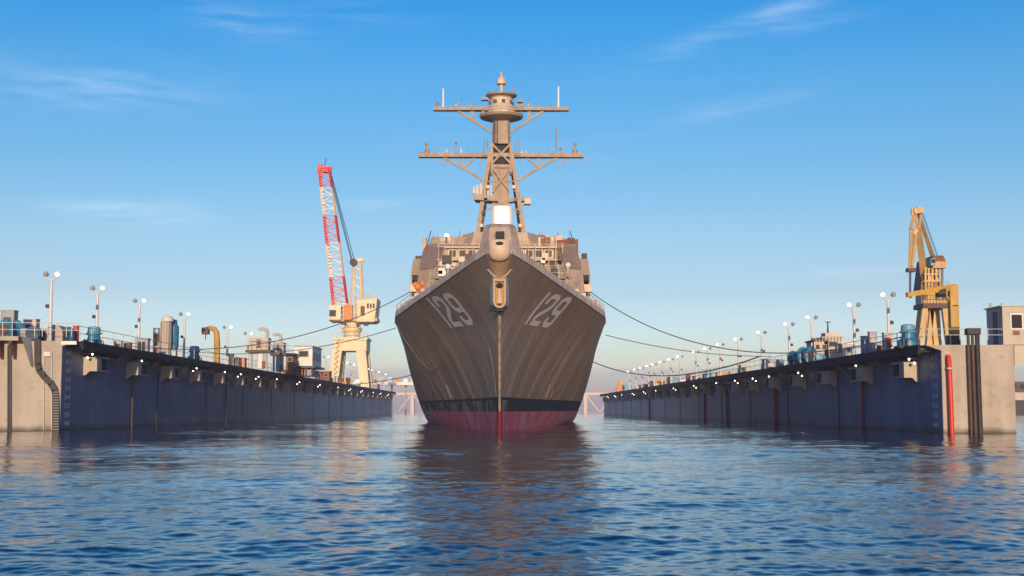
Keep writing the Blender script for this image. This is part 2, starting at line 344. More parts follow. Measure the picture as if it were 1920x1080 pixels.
# ------------------------------------------------------------------ water (one sheet to the horizon, real waves near the camera)
def water():
    ys = [3.0]
    while ys[-1] < 420: ys.append(ys[-1] + max(.02, ys[-1] * .0020))
    while ys[-1] < 9000: ys.append(ys[-1] * 1.12)
    ys = np.array([-400., -60., 0.] + ys)
    t = np.linspace(-1, 1, 761)
    half = np.clip(np.abs(ys), 6, 420) * .50 + 4
    X = t[None, :] * half[:, None]
    ext = np.array([1.3, 2, 4, 10, 40])
    X = np.concatenate([-(half[:, None] * ext[::-1][None, :] + 30 * (ext[::-1] - 1)[None, :]), X, half[:, None] * ext[None, :] + 30 * (ext - 1)[None, :]], 1)
    X = np.clip(X, -9000, 9000)
    Y = np.repeat(ys[:, None], X.shape[1], 1)
    dyv = np.gradient(ys)
    dxv = np.maximum(half * 2 / 760, .02)
    rs = np.random.RandomState(3); Z = np.zeros_like(X)
    patch = .72 + .42 * np.sin(X * .035 + Y * .06 + 1.0) * np.sin(Y * .11 - X * .021) + .15 * np.sin(Y * .31 + X * .03)
    for i in range(120):
        lam = .11 * (18 ** (rs.rand() ** 1.25)); th = rs.normal(-.1, 1.0) + (math.pi if rs.rand() < .5 else 0)
        k = 2 * math.pi / lam; kx, ky = k * math.sin(th), k * math.cos(th)
        amp = .0172 * lam / (2 * math.pi) * (1.0 if lam < .45 else .5)
        fade = np.clip((lam / np.maximum(dyv * abs(math.cos(th)) + .25 * dxv, .02) - 3) / 4, 0, 1)[:, None]
        Z += amp * fade * np.sin(kx * X + ky * Y + rs.rand() * 6.28 + .6 * np.sin(X * .2 / lam + Y * .13 / lam + i)) * (patch if lam < 2.2 else 1)
    for i in range(26):          # longer wind waves that still read towards the docks
        lam = 1.3 * (5.5 ** rs.rand()); th = rs.normal(.1, .75); k = 2 * math.pi / lam; kx, ky = k * math.sin(th), k * math.cos(th)
        fade = np.clip((lam / np.maximum(dyv * abs(math.cos(th)) + .25 * dxv, .02) - 3) / 4, 0, 1)[:, None]
        Z += .0082 * lam / (2 * math.pi) * fade * np.sin(kx * X + ky * Y + rs.rand() * 6.28 + .8 * np.sin(X * .25 / lam + Y * .17 / lam + i)) * patch
    core = (np.abs(X) < half[:, None] * 1.001) & (Y > 2)
    Z = np.where(core, Z, 0)
    nr, nc = X.shape
    me = bpy.data.meshes.new('water')
    co = np.stack([X, Y, Z], -1).reshape(-1, 3).astype(np.float32)
    idx = np.arange(nr * nc).reshape(nr, nc)
    q = np.stack([idx[:-1, :-1], idx[:-1, 1:], idx[1:, 1:], idx[1:, :-1]], -1).reshape(-1, 4)
    me.vertices.add(len(co)); me.vertices.foreach_set('co', co.ravel())
    me.loops.add(q.size); me.loops.foreach_set('vertex_index', q.ravel().astype(np.int32))
    me.polygons.add(len(q)); me.polygons.foreach_set('loop_start', np.arange(0, q.size, 4, dtype=np.int32)); me.polygons.foreach_set('loop_total', np.full(len(q), 4, np.int32))
    me.polygons.foreach_set('use_smooth', np.ones(len(q), bool)); me.update(); me.validate()
    m = bpy.data.materials.new('harbour_water'); m.use_nodes = True
    n = m.node_tree.nodes; l = m.node_tree.links; b = n['Principled BSDF']
    b.inputs['Base Color'].default_value = (.001, .014, .04, 1); b.inputs['Roughness'].default_value = .025; b.inputs['IOR'].default_value = 1.333
    b.inputs['Specular IOR Level'].default_value = .5
    g = n.new('ShaderNodeNewGeometry')
    mp = n.new('ShaderNodeMapping'); mp.inputs['Scale'].default_value = (1.1, 1.3, 1); l.new(g.outputs['Position'], mp.inputs[0])
    a = n.new('ShaderNodeTexNoise'); a.inputs['Scale'].default_value = 4.5; a.inputs['Detail'].default_value = 5; a.inputs['Roughness'].default_value = .62; l.new(mp.outputs[0], a.inputs['Vector'])
    c = n.new('ShaderNodeTexNoise'); c.inputs['Scale'].default_value = .05; c.inputs['Detail'].default_value = 3
    mp2 = n.new('ShaderNodeMapping'); mp2.inputs['Scale'].default_value = (.4, 1.6, 1); l.new(g.outputs['Position'], mp2.inputs[0]); l.new(mp2.outputs[0], c.inputs['Vector'])
    st = n.new('ShaderNodeMapRange'); st.inputs[1].default_value = .35; st.inputs[2].default_value = .65; st.inputs[3].default_value = .05; st.inputs[4].default_value = .22
    l.new(c.outputs[0], st.inputs[0])
    bp = n.new('ShaderNodeBump'); bp.inputs['Distance'].default_value = .06; l.new(st.outputs[0], bp.inputs['Strength']); l.new(a.outputs[0], bp.inputs['Height'])
    l.new(bp.outputs[0], b.inputs['Normal'])
    me.materials.append(m)
    o = bpy.data.objects.new('water', me); COL.objects.link(o)
    tag(o, 'rippled blue harbour water in front of the ship', kind='structure')
water()

# ------------------------------------------------------------------ the warship
X0 = -.15
def lerp_tab(tab, u):
    if u <= tab[0][0]: return tab[0][1]
    for (a, b), (c, d) in zip(tab, tab[1:]):
        if u <= c: return b + (d - b) * (u - a) / (c - a)
    return tab[-1][1]
def smooth_tab(tab):          # monotone resample + blur so no knuckles show between table rows
    xs = np.linspace(0, 150, 601); v = np.array([lerp_tab(tab, x) for x in xs])
    for _ in range(60): v[1:-1] = (v[:-2] + 2 * v[1:-1] + v[2:]) / 4
    return [(float(a), float(b)) for a, b in zip(xs, v)]
BW = smooth_tab([(0, 0), (10, 1.3), (23, 3.3), (35, 5.3), (49, 7.0), (61, 8.0), (80, 9.0), (110, 9.3), (150, 8.2)])
BD = smooth_tab([(0, 0), (5.5, 1.55), (14.5, 3.75), (27.5, 6.75), (40, 9.3), (49, 10.05), (60, 10.1), (120, 10.0), (150, 9.0)])
def tab_at(t, u):
    i = min(max(u, 0), 149.9) / .25; k = int(i); f = i - k
    return t[k][1] * (1 - f) + t[min(k + 1, 600)][1] * f
def zdeck(Y):
    s = min(max((Y - 82) / 52, 0), 1); return 11.3 - 1.25 * (s * (2 - s))
def ystem(z): return 82 + (11.3 - z) * .8 - .35 * math.sin(max(0, min(1, z / 11.3)) * math.pi)
def beam(Y, z):
    u = Y - ystem(z)
    if u <= 0: return 0
    r = .09 + .56 * max(0, min(1, (z - 7.2) / 4)) ** 1.4
    r0 = r * math.sqrt(max(0, 1 - (1 - min(u / (r * 1.2), 1)) ** 2))
    bw, bd = tab_at(BW, u), tab_at(BD, u)
    if z <= 0: return bw * (1 + z * .09) + r0
    t = min(1, z / zdeck(Y)); s = min(max((Y - 88) / 47, 0), 1); p = 1.55 + (.55 - 1.55) * s
    return bw + (bd - bw) * t ** p + r0
ship = thing('warship', 'tall grey warship seen bow-on between the dock walls with a white hull number', 'warship', (X0, 140, 0))
def hull():
    us = [0, .03, .08, .16, .28, .42, .6, .8, 1.05] + list(np.linspace(1.5, 60, 64)) + list(np.linspace(65, 150, 12))
    nz_ = 44; m = MB(); rows = []
    for u in us:
        right = []
        for j in range(nz_ + 1):
            t = j / nz_; z = -2.5 + t * (zdeck(82 + u) + 2.5); Y = ystem(z) + u * (232 - ystem(z)) / 150
            right.append((Y, z, beam(Y, z)))
        rows.append(right)
    vs = []; fs = []; w = 2 * (nz_ + 1)
    for r in rows:
        vs += [(X0 + b, Y, z) for Y, z, b in r] + [(X0 - b, Y, z) for Y, z, b in r]
    for i in range(len(rows) - 1):
        for j in range(nz_):
            a = i * w + j; fs.append((a, a + w, a + w + 1, a + 1))
            a += nz_ + 1; fs.append((a, a + 1, a + w + 1, a + w))
        t = i * w + nz_; fs.append((t, t + w, t + w + nz_ + 1, t + nz_ + 1))     # deck
    e = (len(rows) - 1) * w
    for j in range(nz_): fs.append((e + j, e + j + 1, e + nz_ + 2 + j, e + nz_ + 1 + j))
    m.add(vs, fs); h = m.build('hull', 'hull', ship, smooth=True)
    bm = bmesh.new(); bm.from_mesh(h.data); bmesh.ops.remove_doubles(bm, verts=bm.verts, dist=.002); bmesh.ops.recalc_face_normals(bm, faces=bm.faces); bm.to_mesh(h.data); bm.free()
    h.data.set_sharp_from_angle(angle=R(50))
    # low bulwark lip along the deck edge
    for sg in (1, -1):
        b = MB(); ring = []
        for u in list(np.linspace(.5, 8, 12)) + list(np.linspace(9, 62, 40)):
            Y = 82 + u; z = zdeck(Y); bb = beam(Y, z)
            ring.append([(X0 + sg * (bb + .01), Y, z - .10), (X0 + sg * (bb - .03), Y, z + .42), (X0 + sg * (bb - .14), Y, z + .42), (X0 + sg * (bb - .22), Y, z - .02)])
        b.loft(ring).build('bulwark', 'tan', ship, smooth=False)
    return h
H = hull()
def text_mesh(s, bold=.0, cond=1.0):
    c = bpy.data.curves.new('lettering', 'FONT'); c.body = s; c.offset = bold; c.resolution_u = 4
    o = bpy.data.objects.new('lettering', c); COL.objects.link(o)
    dg = bpy.context.evaluated_depsgraph_get(); dg.update(); me = bpy.data.meshes.new_from_object(o.evaluated_get(dg))
    bpy.data.objects.remove(o); bm = bmesh.new(); bm.from_mesh(me); bpy.data.meshes.remove(me)
    return bm
def stroke_strip(bm, pts, w, ox):
    P = [Vector((x, y, 0)) for x, y in pts]; prev = None
    for i, p in enumerate(P):
        d0 = (p - P[i - 1]).normalized() if i else (P[1] - p).normalized(); d1 = (P[i + 1] - p).normalized() if i < len(P) - 1 else d0
        n0 = Vector((-d0.y, d0.x, 0)); n1 = Vector((-d1.y, d1.x, 0)); nn = (n0 + n1).normalized(); k = w / 2 / max(.5, nn.dot(n0))
        a, b = bm.verts.new(p + nn * k + Vector((ox, 0, 0))), bm.verts.new(p - nn * k + Vector((ox, 0, 0)))
        if prev: bm.faces.new((prev[0], prev[1], b, a))
        prev = (a, b)
def hull_number(sg):
    bm = bmesh.new(); w = .155
    stroke_strip(bm, [(.06, 0), (.06, 1)], .14, 0)
    stroke_strip(bm, [(.08, .66), (.08, .83), (.17, .92), (.43, .92), (.52, .83), (.52, .64), (.45, .53), (.17, .33), (.09, .22), (.09, .08), (.60, .08)], w, .26)
    stroke_strip(bm, [(.44, .47), (.17, .47), (.08, .56), (.08, .83), (.17, .92), (.43, .92), (.52, .83), (.52, .17), (.43, .08), (.17, .08), (.08, .17), (.08, .30)], w, 1.0)
    x0, x1, y0, y1 = 0, 1.6, 0, 1
    for _ in range(3): bmesh.ops.subdivide_edges(bm, edges=[e for e in bm.edges if e.calc_length() > .06], cuts=1, use_grid_fill=True)
    bmesh.ops.triangulate(bm, faces=bm.faces)
    for v in bm.verts:
        a = (v.co.x - x0) / (x1 - x0); h = (v.co.y - y0) / (y1 - y0)
        f = a if sg > 0 else 1 - a
        Y = 92.3 + 8.9 * f + 3.3 * h; z = 7.35 + .30 * f + (2.55) * h
        v.co = Vector((X0 + sg * (beam(Y, z) + .035), Y, z)) - Vector(ship.location)
    me = bpy.data.meshes.new('hull_number'); bm.to_mesh(me); bm.free(); me.materials.append(M['number'])
    o = bpy.data.objects.new('hull_number', me); COL.objects.link(o); o.parent = ship
hull_number(1); hull_number(-1)

# bullnose at the top of the stem, stem bar, anchor hawse
b = MB(); b.lathe((X0, 82.35, 11.35), [(.02, -.72), (.34, -.66), (.56, -.50), (.68, -.25), (.72, 0), (.72, .45), (.66, .62), (.45, .66)], 20, 'Z', (1, .75))
bn = b.build('bullnose', 'pale', ship, smooth=True)
MB().lathe((X0, 81.79, 11.72), [(.05, 0), (.24, .0), (.25, .05), (.05, .06)], 14, Vector((0, 1, 0)), (1, .5)).build('bullnose_opening', 'black', bn)
b = MB(); b.tube([(X0, ystem(z) - .03, z) for z in np.linspace(1.4, 7.7, 14)], .085, 8); b.build('stem_bar', 'ship', ship, smooth=True)
def anchor():
    zt, zb, hw = 9.65, 7.85, .40
    yf = ystem(8.6) - .55
    def U(hw_, zb_, zt_, n=9):
        return [(hw_, zt_)] + [(hw_ * math.cos(a), zb_ + hw_ - hw_ * math.sin(a) * 1.0) for a in np.linspace(0, math.pi, n)] + [(-hw_, zt_)]
    o_ = U(hw, zb, zt); i_ = U(hw - .12, zb + .13, zt - .18)
    m = MB()
    fo = [(X0 + x, yf - (z - 8.7) * .55, z) for x, z in o_]; fi = [(X0 + x, yf - (z - 8.7) * .55, z) for x, z in i_]
    bo = [(X0 + x * 1.5, yf + 1.5 - (z - 8.7) * .4, z + (.25 if z > 9 else -.05)) for x, z in o_]; bi = [(X0 + x * .9, yf + .32 - (z - 8.7) * .55, z) for x, z in i_]
    n = len(o_); vs = fo + fi + bo + bi; fs = []
    for k in range(n):
        k2 = (k + 1) % n
        fs += [(k, k2, n + k2, n + k), (k, 2 * n + k, 2 * n + k2, k2), (n + k, n + k2, 3 * n + k2, 3 * n + k)]
    m.add(vs, fs); hp = m.build('hawse_fairing', 'pale', ship, smooth=True)
    m = MB(); m.add([(p[0], p[1] - .01, p[2]) for p in bi], [tuple(range(n))]); m.build('hawse_recess', 'craneR', hp)
    m = MB(); m.lathe((X0, yf - .12, 9.22), [(.02, 0), (.22, .01), (.23, .12), (.02, .14)], 14, Vector((0, 1, .3)), (1, .75)); m.build('hawse_roof_shade', 'black', hp)  # black disc puts the shade under the recess roof into colour
    m = MB(); m.hexa([(X0 - .16, yf + .06, 8.1), (X0 + .16, yf + .06, 8.1), (X0 + .16, yf + .4, 8.1), (X0 - .16, yf + .4, 8.1), (X0 - .10, yf - .2, 9.05), (X0 + .10, yf - .2, 9.05), (X0 + .10, yf, 9.05), (X0 - .10, yf, 9.05)]); m.build('anchor', 'pale', ship, bevel=.06)
    m = MB(); m.box(X0 - .3, X0 + .3, yf - .02, yf + .9, 7.62, 7.78); m.build('hawse_sill', 'black', ship)
    for sg in (1, -1):
        pts = []
        for a in np.linspace(0, 1, 9):
            z = 9.75 + .55 * math.sin(a * math.pi * .5); Y = ystem(z) + .05 + 1.1 * a; pts.append((X0 + sg * (beam(Y, z) + .02), Y, z - .5 * (a > .85) * (a - .85)))
        MB().tube(pts, .05, 6).build('hawse_collar', 'pale', hp, smooth=True)
anchor()

# gun mount on the foredeck, faceted shield and barrel pointing over the bow
def ring_rect(cx, hw, y0, y1, z, ch=.3):
    return [(cx - hw + ch, y0, z), (cx + hw - ch, y0, z), (cx + hw, y0 + ch * 1.6, z), (cx + hw, y1, z), (cx - hw, y1, z), (cx - hw, y0 + ch * 1.6, z)]
g = MB().loft([ring_rect(X0, 1.75, 99.2, 104.5, 10.6, .6), ring_rect(X0, 1.72, 99.3, 104.4, 12.6, .65), ring_rect(X0, 1.30, 101.2, 104.0, 15.4, .55), ring_rect(X0, 1.1, 101.7, 103.6, 15.75, .5)]).build('gun_shield', 'ship', ship)
MB().box(X0 - .34, X0 + .34, 100.2, 101.4, 14.3, 14.95).build('gun_port', 'black', g)
MB().tube([(X0, 101.0, 13.45), (X0, 95.5, 13.55)], [.24, .15], 10).build('gun_barrel', 'ship', ship, smooth=True)
for sg in (1, -1): MB().box(X0 + sg * .95 - .2, X0 + sg * .95 + .2, 99.9, 100.8, 13.2, 13.55).build('gun_sight', 'dark', g)

# superstructure
def oct_ring(z, fw, sw, yf, yc, yb):
    return [(X0 - fw, yf, z), (X0 + fw, yf, z), (X0 + sw, yc, z), (X0 + sw, yb, z), (X0 - sw, yb, z), (X0 - sw, yc, z)]
sup = MB().loft([oct_ring(9.6, 6.9, 9.5, 139.2, 142.2, 172), oct_ring(16.5, 6.2, 8.9, 140.2, 143.4, 172), [(X0 - 5.94, 140.65, 18.75), (X0 + 5.94, 140.65, 18.75), (X0 + 8.13, 144.09, 19.5), (X0 + 8.1, 171, 19.5), (X0 - 8.1, 171, 19.5), (X0 - 8.13, 144.09, 19.5)]]).build('superstructure', 'ship', ship)
MB().loft([oct_ring(18.6, 3.4, 4.8, 144.5, 147, 168), oct_ring(20.9, 2.9, 4.2, 145, 147.5, 168)]).build('upper_deckhouse', 'ship', ship)
def face_y(z): return 139.2 + (z - 9.6) / 6.9 if z < 16.5 else 140.2 + .7 * (z - 16.5) / 3.5
for k in range(11):
    x = -5.1 + 10.2 * k / 10; y0 = face_y(18.0)
    f = MB().box(X0 + x - .46, X0 + x + .46, y0 - .10, y0 + .2, 17.52, 18.42).build('window', 'pale', sup)
    MB().box(X0 + x - .35, X0 + x + .35, y0 - .13, y0 - .08, 17.62, 18.32).build('pane', 'glass', f)
MB().box(X0 - 6.3, X0 + 6.3, 139.75, 140.7, 17.12, 17.3).build('bridge_ledge', 'pale', sup)
MB().box(X0 - 6.0, X0 + 6.0, 140.15, 141.1, 18.55, 18.72).build('bridge_ledge', 'pale', sup)
for sg in (1, -1):
    # slanted radar array face
    def P(a, z):
        f = (z - 9.6) / 6.9 if z < 16.5 else 1 + (z - 16.5) / 3.5
        if z < 16.5: p0 = (6.9 - .7 * f, 139.2 + f); p1 = (9.5 - .6 * f, 142.2 + 1.2 * f)
        else: p0 = (6.2 - .4 * (f - 1), 140.2 + .7 * (f - 1)); p1 = (8.9 - .9 * (f - 1), 143.4 + .8 * (f - 1))
        return p0[0] + (p1[0] - p0[0]) * a, p0[1] + (p1[1] - p0[1]) * a
    quad = [(.12, 16.55), (.9, 16.55), (.97, 17.2), (.97, 18.9), (.88, 19.25), (.22, 18.85), (.08, 18.6), (.04, 17.2)]
    vs = []
    for dpt in (.03, .16):
        for a, z in quad:
            x, y = P(a, z); vs.append((X0 + sg * (x + .7 * dpt), y - .7 * dpt, z))
    n8 = len(quad)
    MB().add(vs, [tuple(range(n8 - 1, -1, -1)), tuple(range(n8, 2 * n8))] + [(i, (i + 1) % n8, (i + 1) % n8 + n8, i + n8) for i in range(n8)]).build('radar_panel', 'ship2', ship)
    # bridge wing and gallery below
    wg = MB().hexa([(X0 + sg * 8.5, 147, 16.35), (X0 + sg * 9.95, 147, 16.35), (X0 + sg * 9.95, 153, 16.35), (X0 + sg * 8.5, 153, 16.35),
               (X0 + sg * 8.3, 147.4, 18.2), (X0 + sg * 9.75, 147.4, 18.2), (X0 + sg * 9.75, 153, 18.2), (X0 + sg * 8.3, 153, 18.2)]).build('bridge_wing', 'ship2', ship)
    MB().box(X0 + sg * 8.6, X0 + sg * 10.0, 147.2, 153, 15.75, 16.3).build('wing_underside_shade', 'black', wg)  # black block stands in for the shade under the wing
    for yy in (147.1, 150.2):
        MB().bar((X0 + sg * 9.9, yy, 10), (X0 + sg * 9.9, yy, 16.3), .14).build('stanchion', 'ship', ship)
    MB().box(X0 + sg * 8.8, X0 + sg * 10.0, 147, 156, 13.2, 13.4).build('side_gallery', 'ship', ship)
    MB().box(X0 + sg * 8.7, X0 + sg * 9.9, 146.8, 148.5, 13.45, 14.6).build('equipment_locker', 'pale' if sg < 0 else 'grey', ship)
    MB().box(X0 + sg * 9.0, X0 + sg * 10.0, 147.5, 149.5, 11.2, 12.6).build('equipment_locker', 'ship', ship)
    # sloped lower deckhouse in front of the corner
    MB().loft([[(X0 + sg * 4.2, 134, 10), (X0 + sg * 7.8, 136, 10), (X0 + sg * 8.4, 140, 10), (X0 + sg * 4.2, 140, 10)], [(X0 + sg * 4.2, 135.5, 14.4), (X0 + sg * 7.0, 137.2, 14.4), (X0 + sg * 7.6, 140.3, 14.4), (X0 + sg * 4.2, 140.3, 14.4)]]).build('lower_deckhouse', 'ship', ship)
    MB().box(X0 + sg * 5.0, X0 + sg * 5.9, 134.6, 135.6, 13.3, 13.9).build('door_opening', 'black', ship)
    # roof clutter: rails, whips, boxes
    rl = MB()
    for zz in (19.4, 19.9): rl.tube([(X0 + sg * 2.5, 141.2, zz), (X0 + sg * 5.7, 141.2, zz), (X0 + sg * 7.8, 144.4, zz), (X0 + sg * 7.8, 156, zz)], .022, 4)
    for k in range(6): rl.tube([(X0 + sg * (1.5 + k * .84), 141.2, 18.7), (X0 + sg * (1.5 + k * .84), 141.2, 19.9)], .03, 4)
    for k in range(4): rl.tube([(X0 + sg * 7.8, 145 + k * 3, 19.4), (X0 + sg * 7.8, 145 + k * 3, 20.3)], .03, 4)
    rl.build('roof_railing', 'ship', ship)
for px, py, top, Y, r in [(812, 470, 440, 150, .05), (862, 460, 432, 150, .06), (874, 460, 440, 150, .05), (1012, 460, 436, 150, .07), (1017, 460, 433, 150, .05), (1046, 457, 434, 150, .07), (1067, 457, 436, 150, .05),
                         (1086, 492, 470, 150, .05), (793, 492, 474, 150, .05), (885, 460, 440, 152, .05), (992, 460, 445, 152, .05), (1037, 458, 445, 152, .05)]:
    a, b_ = at(px, py, Y), at(px, top, Y)
    MB().tube([a, b_], [r, r * .6], 6).build('whip_antenna', 'ship2', ship)
for px, py, w, h, Y, m_ in [(858, 455, 14, 14, 148, 'ship2'), (872, 458, 10, 9, 148, 'rust'), (900, 452, 12, 18, 146, 'orange'), (1003, 457, 9, 7, 148, 'dark'), (1015, 452, 13, 16, 148, 'ship2'), (1030, 458, 14, 10, 148, 'ship'),
                           (905, 440, 6, 9, 147, 'navy'), (971, 437, 6, 8, 147, 'navy'), (846, 462, 18, 8, 146, 'pale'), (1048, 470, 10, 16, 143, 'pale'), (826, 478, 16, 12, 143, 'pale'), (1040, 484, 16, 8, 141, 'ship2'), (850, 490, 14, 6, 141, 'pale')]:
    c = at(px, py, Y); s_ = Y / FPX
    MB().box(c.x - w * s_ / 2, c.x + w * s_ / 2, Y, Y + 1, c.z - h * s_ / 2 - .5, c.z + h * s_ / 2).build('deck_equipment', m_, ship, bevel=.05)
for px, py, r, Y in [(1065, 497, 5.5, 140), (840, 500, 6, 138)]:
    c = at(px, py, Y); MB().ball(c, r * Y / FPX, 14, 8).build('antenna_dome', 'white', ship, smooth=True)
    MB().tube([(c.x, c.y, c.z - 1.2), (c.x, c.y, c.z - .2)], .14, 8).build('dome_pedestal', 'ship', ship)
c = at(837, 441, 146); MB().ball(c, .20).build('signal_lamp', 'lamp', ship); MB().tube([(c.x, c.y, 19.2), c], .06, 6).build('lamp_staff', 'dark', ship)
# liferaft canisters, chocks and covers along the deck edge
for sg in (1, -1):
    for k, Y in enumerate((108, 111.5, 115, 118, 121, 124, 127, 130, 134)):
        z = zdeck(Y); x = X0 + sg * (beam(Y, z) - .55)
        if k % 3 == 0: MB().lathe((x, Y - .6, z + .65), [(.1, 0), (.24, .05), (.27, .3), (.27, .9), (.24, 1.15), (.1, 1.2)], 12, 'Y').build('liferaft_canister', 'pale', ship, smooth=True)
        elif k % 3 == 1: MB().box(x - .3, x + .3, Y, Y + .7, z - .02, z + .95).build('deck_locker', 'pale', ship, bevel=.04)
        else:
            m = MB(); m.tube([(x - .1, Y, z), (x - .1, Y, z + .55)], .13, 8); m.tube([(x - .1, Y + .6, z), (x - .1, Y + .6, z + .55)], .13, 8); m.build('bollard', 'dark', ship)
    rl = MB(); pts = []
    for Y in np.linspace(112, 146, 15):
        z = zdeck(Y); x = X0 + sg * (beam(Y, z) - .12); pts.append((x, Y, z + 1.0)); rl.tube([(x, Y, z + .2), (x, Y, z + 1.05)], .03, 4)
    rl.tube(pts, .025, 4); rl.tube([(a, b_, c_ - .4) for a, b_, c_ in pts], .02, 4); rl.build('guard_rail', 'pale', ship)
for px, py, r, Y in [(784, 538, 7, 133), (792, 531, 6, 134), (779, 533, 5, 133), (790, 544, 5, 131), (1122, 574, 5, 128), (1116, 566, 4, 128)]:
    c = at(px, py, Y); MB().ball(c, r * Y / FPX, 9, 6).build('orange_cover', 'orange', ship, smooth=True)
for px, py, Y in [(1131, 602, 131), (746, 604, 131)]:
    c = at(px, py, Y); MB().box(c.x - .2, c.x + .2, Y - 1.5, Y, c.z - .25, c.z + .15).build('fairlead', 'pale', ship, bevel=.05)
pts = []
for a in np.linspace(0, 1, 16):
    Y = 127 - 14 * a; z = 9.4 - 4.6 * math.sin(a * math.pi * .62); pts.append((X0 - beam(Y, z) - .06, Y, z))
MB().tube(pts, .035, 5).build('hanging_rope', 'ship2', ship)
# draft patch on the forefoot
for sg, Y, z0, z1, w in [(-1, 112, 2.45, 3.5, 1.1), (1, 110.5, 2.45, 3.6, .40), (1, 113, 2.45, 3.2, .3), (-1, 89.0, 2.4, 5.6, .35)]:
    m = MB(); vs = []
    for i in range(2):
        for j in range(5):
            z = z0 + (z1 - z0) * j / 4; yy = max(Y, ystem(z) + .35) + w * i; vs.append((X0 + sg * (beam(yy, z) + .06), yy, z))
    m.add(vs, [(j, j + 1, 5 + j + 1, 5 + j) for j in range(4)]).build('paint_patch', 'number', ship)

rq = random.Random(11)
for k in range(90):          # ventilators, lockers, cable trunks and pipes on the front and roof of the superstructure
    sg = 1 if k % 2 else -1; a = rq.random()
    if k < 40:
        px = 938 + sg * (50 + 95 * a); py = 455 - rq.random() * 4 + max(0, abs(px - 938) - 110) * .12; w, h, Y = .25 + rq.random() * .7, .4 + rq.random() * 1.0, 146 + rq.random() * 4
        c = at(px, py, Y); MB().box(c.x - w / 2, c.x + w / 2, Y, Y + .8, 18.9, c.z + h * .5).build('roof_ventilator', ['ship', 'pale', 'ship2', 'rust'][k % 4], ship, bevel=.04)
    else:
        z0 = 12.5 + rq.random() * 3; x = X0 + sg * (3.0 + 3.2 * a); y0 = face_y(z0) - .16
        if k % 3: MB().tube([(x, y0, z0), (x, y0 + .15, z0 + 1.5 + rq.random())], .07, 6).build('pipe', 'pale', ship)
        else: MB().box(x - .35, x + .35, y0 - .2, y0 + .4, z0 + .8, z0 + 1.7).build('vent_trunk', ['pale', 'dark'][k % 2], ship, bevel=.04)
for sg in (1, -1):
    fr = MB()
    for k in range(7):
        x = X0 + sg * (2.2 + k * .72); fr.tube([(x, 139.3, 16.5), (x, 139.3, 18.9 - .2 * (k % 2))], .045, 5)
    for zz in (16.55, 17.2, 18.6, 18.85): fr.tube([(X0 + sg * 2.0, 139.3, zz), (X0 + sg * 6.7, 139.3, zz)], .04, 5)
    fr.build('bridge_front_railing', 'pale', ship)
    for zz, x0_, x1_, yy in ((15.2, 2, 6.9, 139.0), (13.6, 4, 7.4, 136.5)):
        gl = MB().box(X0 + sg * x0_, X0 + sg * x1_, yy, yy + 1.3, zz, zz + .12).build('gallery', 'ship2', ship)
        rl = MB()
        for k in range(7): x = X0 + sg * (x0_ + (x1_ - x0_) * k / 6); rl.tube([(x, yy, zz + .12), (x, yy, zz + 1.15)], .03, 4)
        for h in (.6, 1.12): rl.tube([(X0 + sg * x0_, yy, zz + h), (X0 + sg * x1_, yy, zz + h)], .03, 4)
        rl.build('gallery_railing', 'pale', gl)
    for k in range(9):
        z0 = 13.7 + (k % 3) * 1.5 + rq.random() * .4; x = X0 + sg * (2.4 + 4.4 * rq.random()); y0 = 138.9 - (.8 if z0 < 15 else 0); w = .2 + rq.random() * .35
        MB().box(x - w, x + w, y0, y0 + .5, z0, z0 + .3 + rq.random() * .6).build('deck_fitting', ['dark', 'tan', 'pale', 'brown', 'white'][(k + (sg > 0)) % 5], ship, bevel=.03)
    for k in range(5):     # fittings on the bridge wing tops and sides
        z0 = 18.2; x = X0 + sg * (8.4 + rq.random() * 1.2); w = .12 + rq.random() * .2
        MB().box(x - w, x + w, 147.8 + k * .9, 148.3 + k * .9, z0, z0 + .3 + rq.random() * .8).build('wing_fitting', ['dark', 'pale', 'ship2'][k % 3], ship, bevel=.03)
    for k in range(4):
        z0 = 10.2 + k * 1.35; MB().box(X0 + sg * 8.2, X0 + sg * 9.95, 143.6 + k * .3, 144.6 + k * .3, z0, z0 + .55 + .3 * (k % 2)).build('side_fitting', ['tan', 'dark', 'grey', 'pale'][k], ship, bevel=.05)
    # radar face: a second, smaller panel frame
    MB().tube([(X0 + sg * 8.2, 146.2, 19.4), (X0 + sg * 7.7, 146.2, 21.2)], .05, 5).build('whip_antenna', 'dark', ship)
# white shrink-wrapped mount ahead of the mast
MB().loft([ring_rect(X0 + .15, 1.12, 140.8, 143, 20.9, .3), ring_rect(X0 + .15, 1.15, 140.8, 143, 22.4, .3), ring_rect(X0 + .12, 1.08, 140.9, 143, 23.25, .35)]).build('shrink_wrapped_mount', 'wrap', ship, bevel=.12)
MB().loft([ring_rect(X0, 2.0, 141.2, 146, 18.7, .5), ring_rect(X0, 1.7, 141.4, 146, 20.95, .5)]).build('mount_pedestal', 'ship', ship)

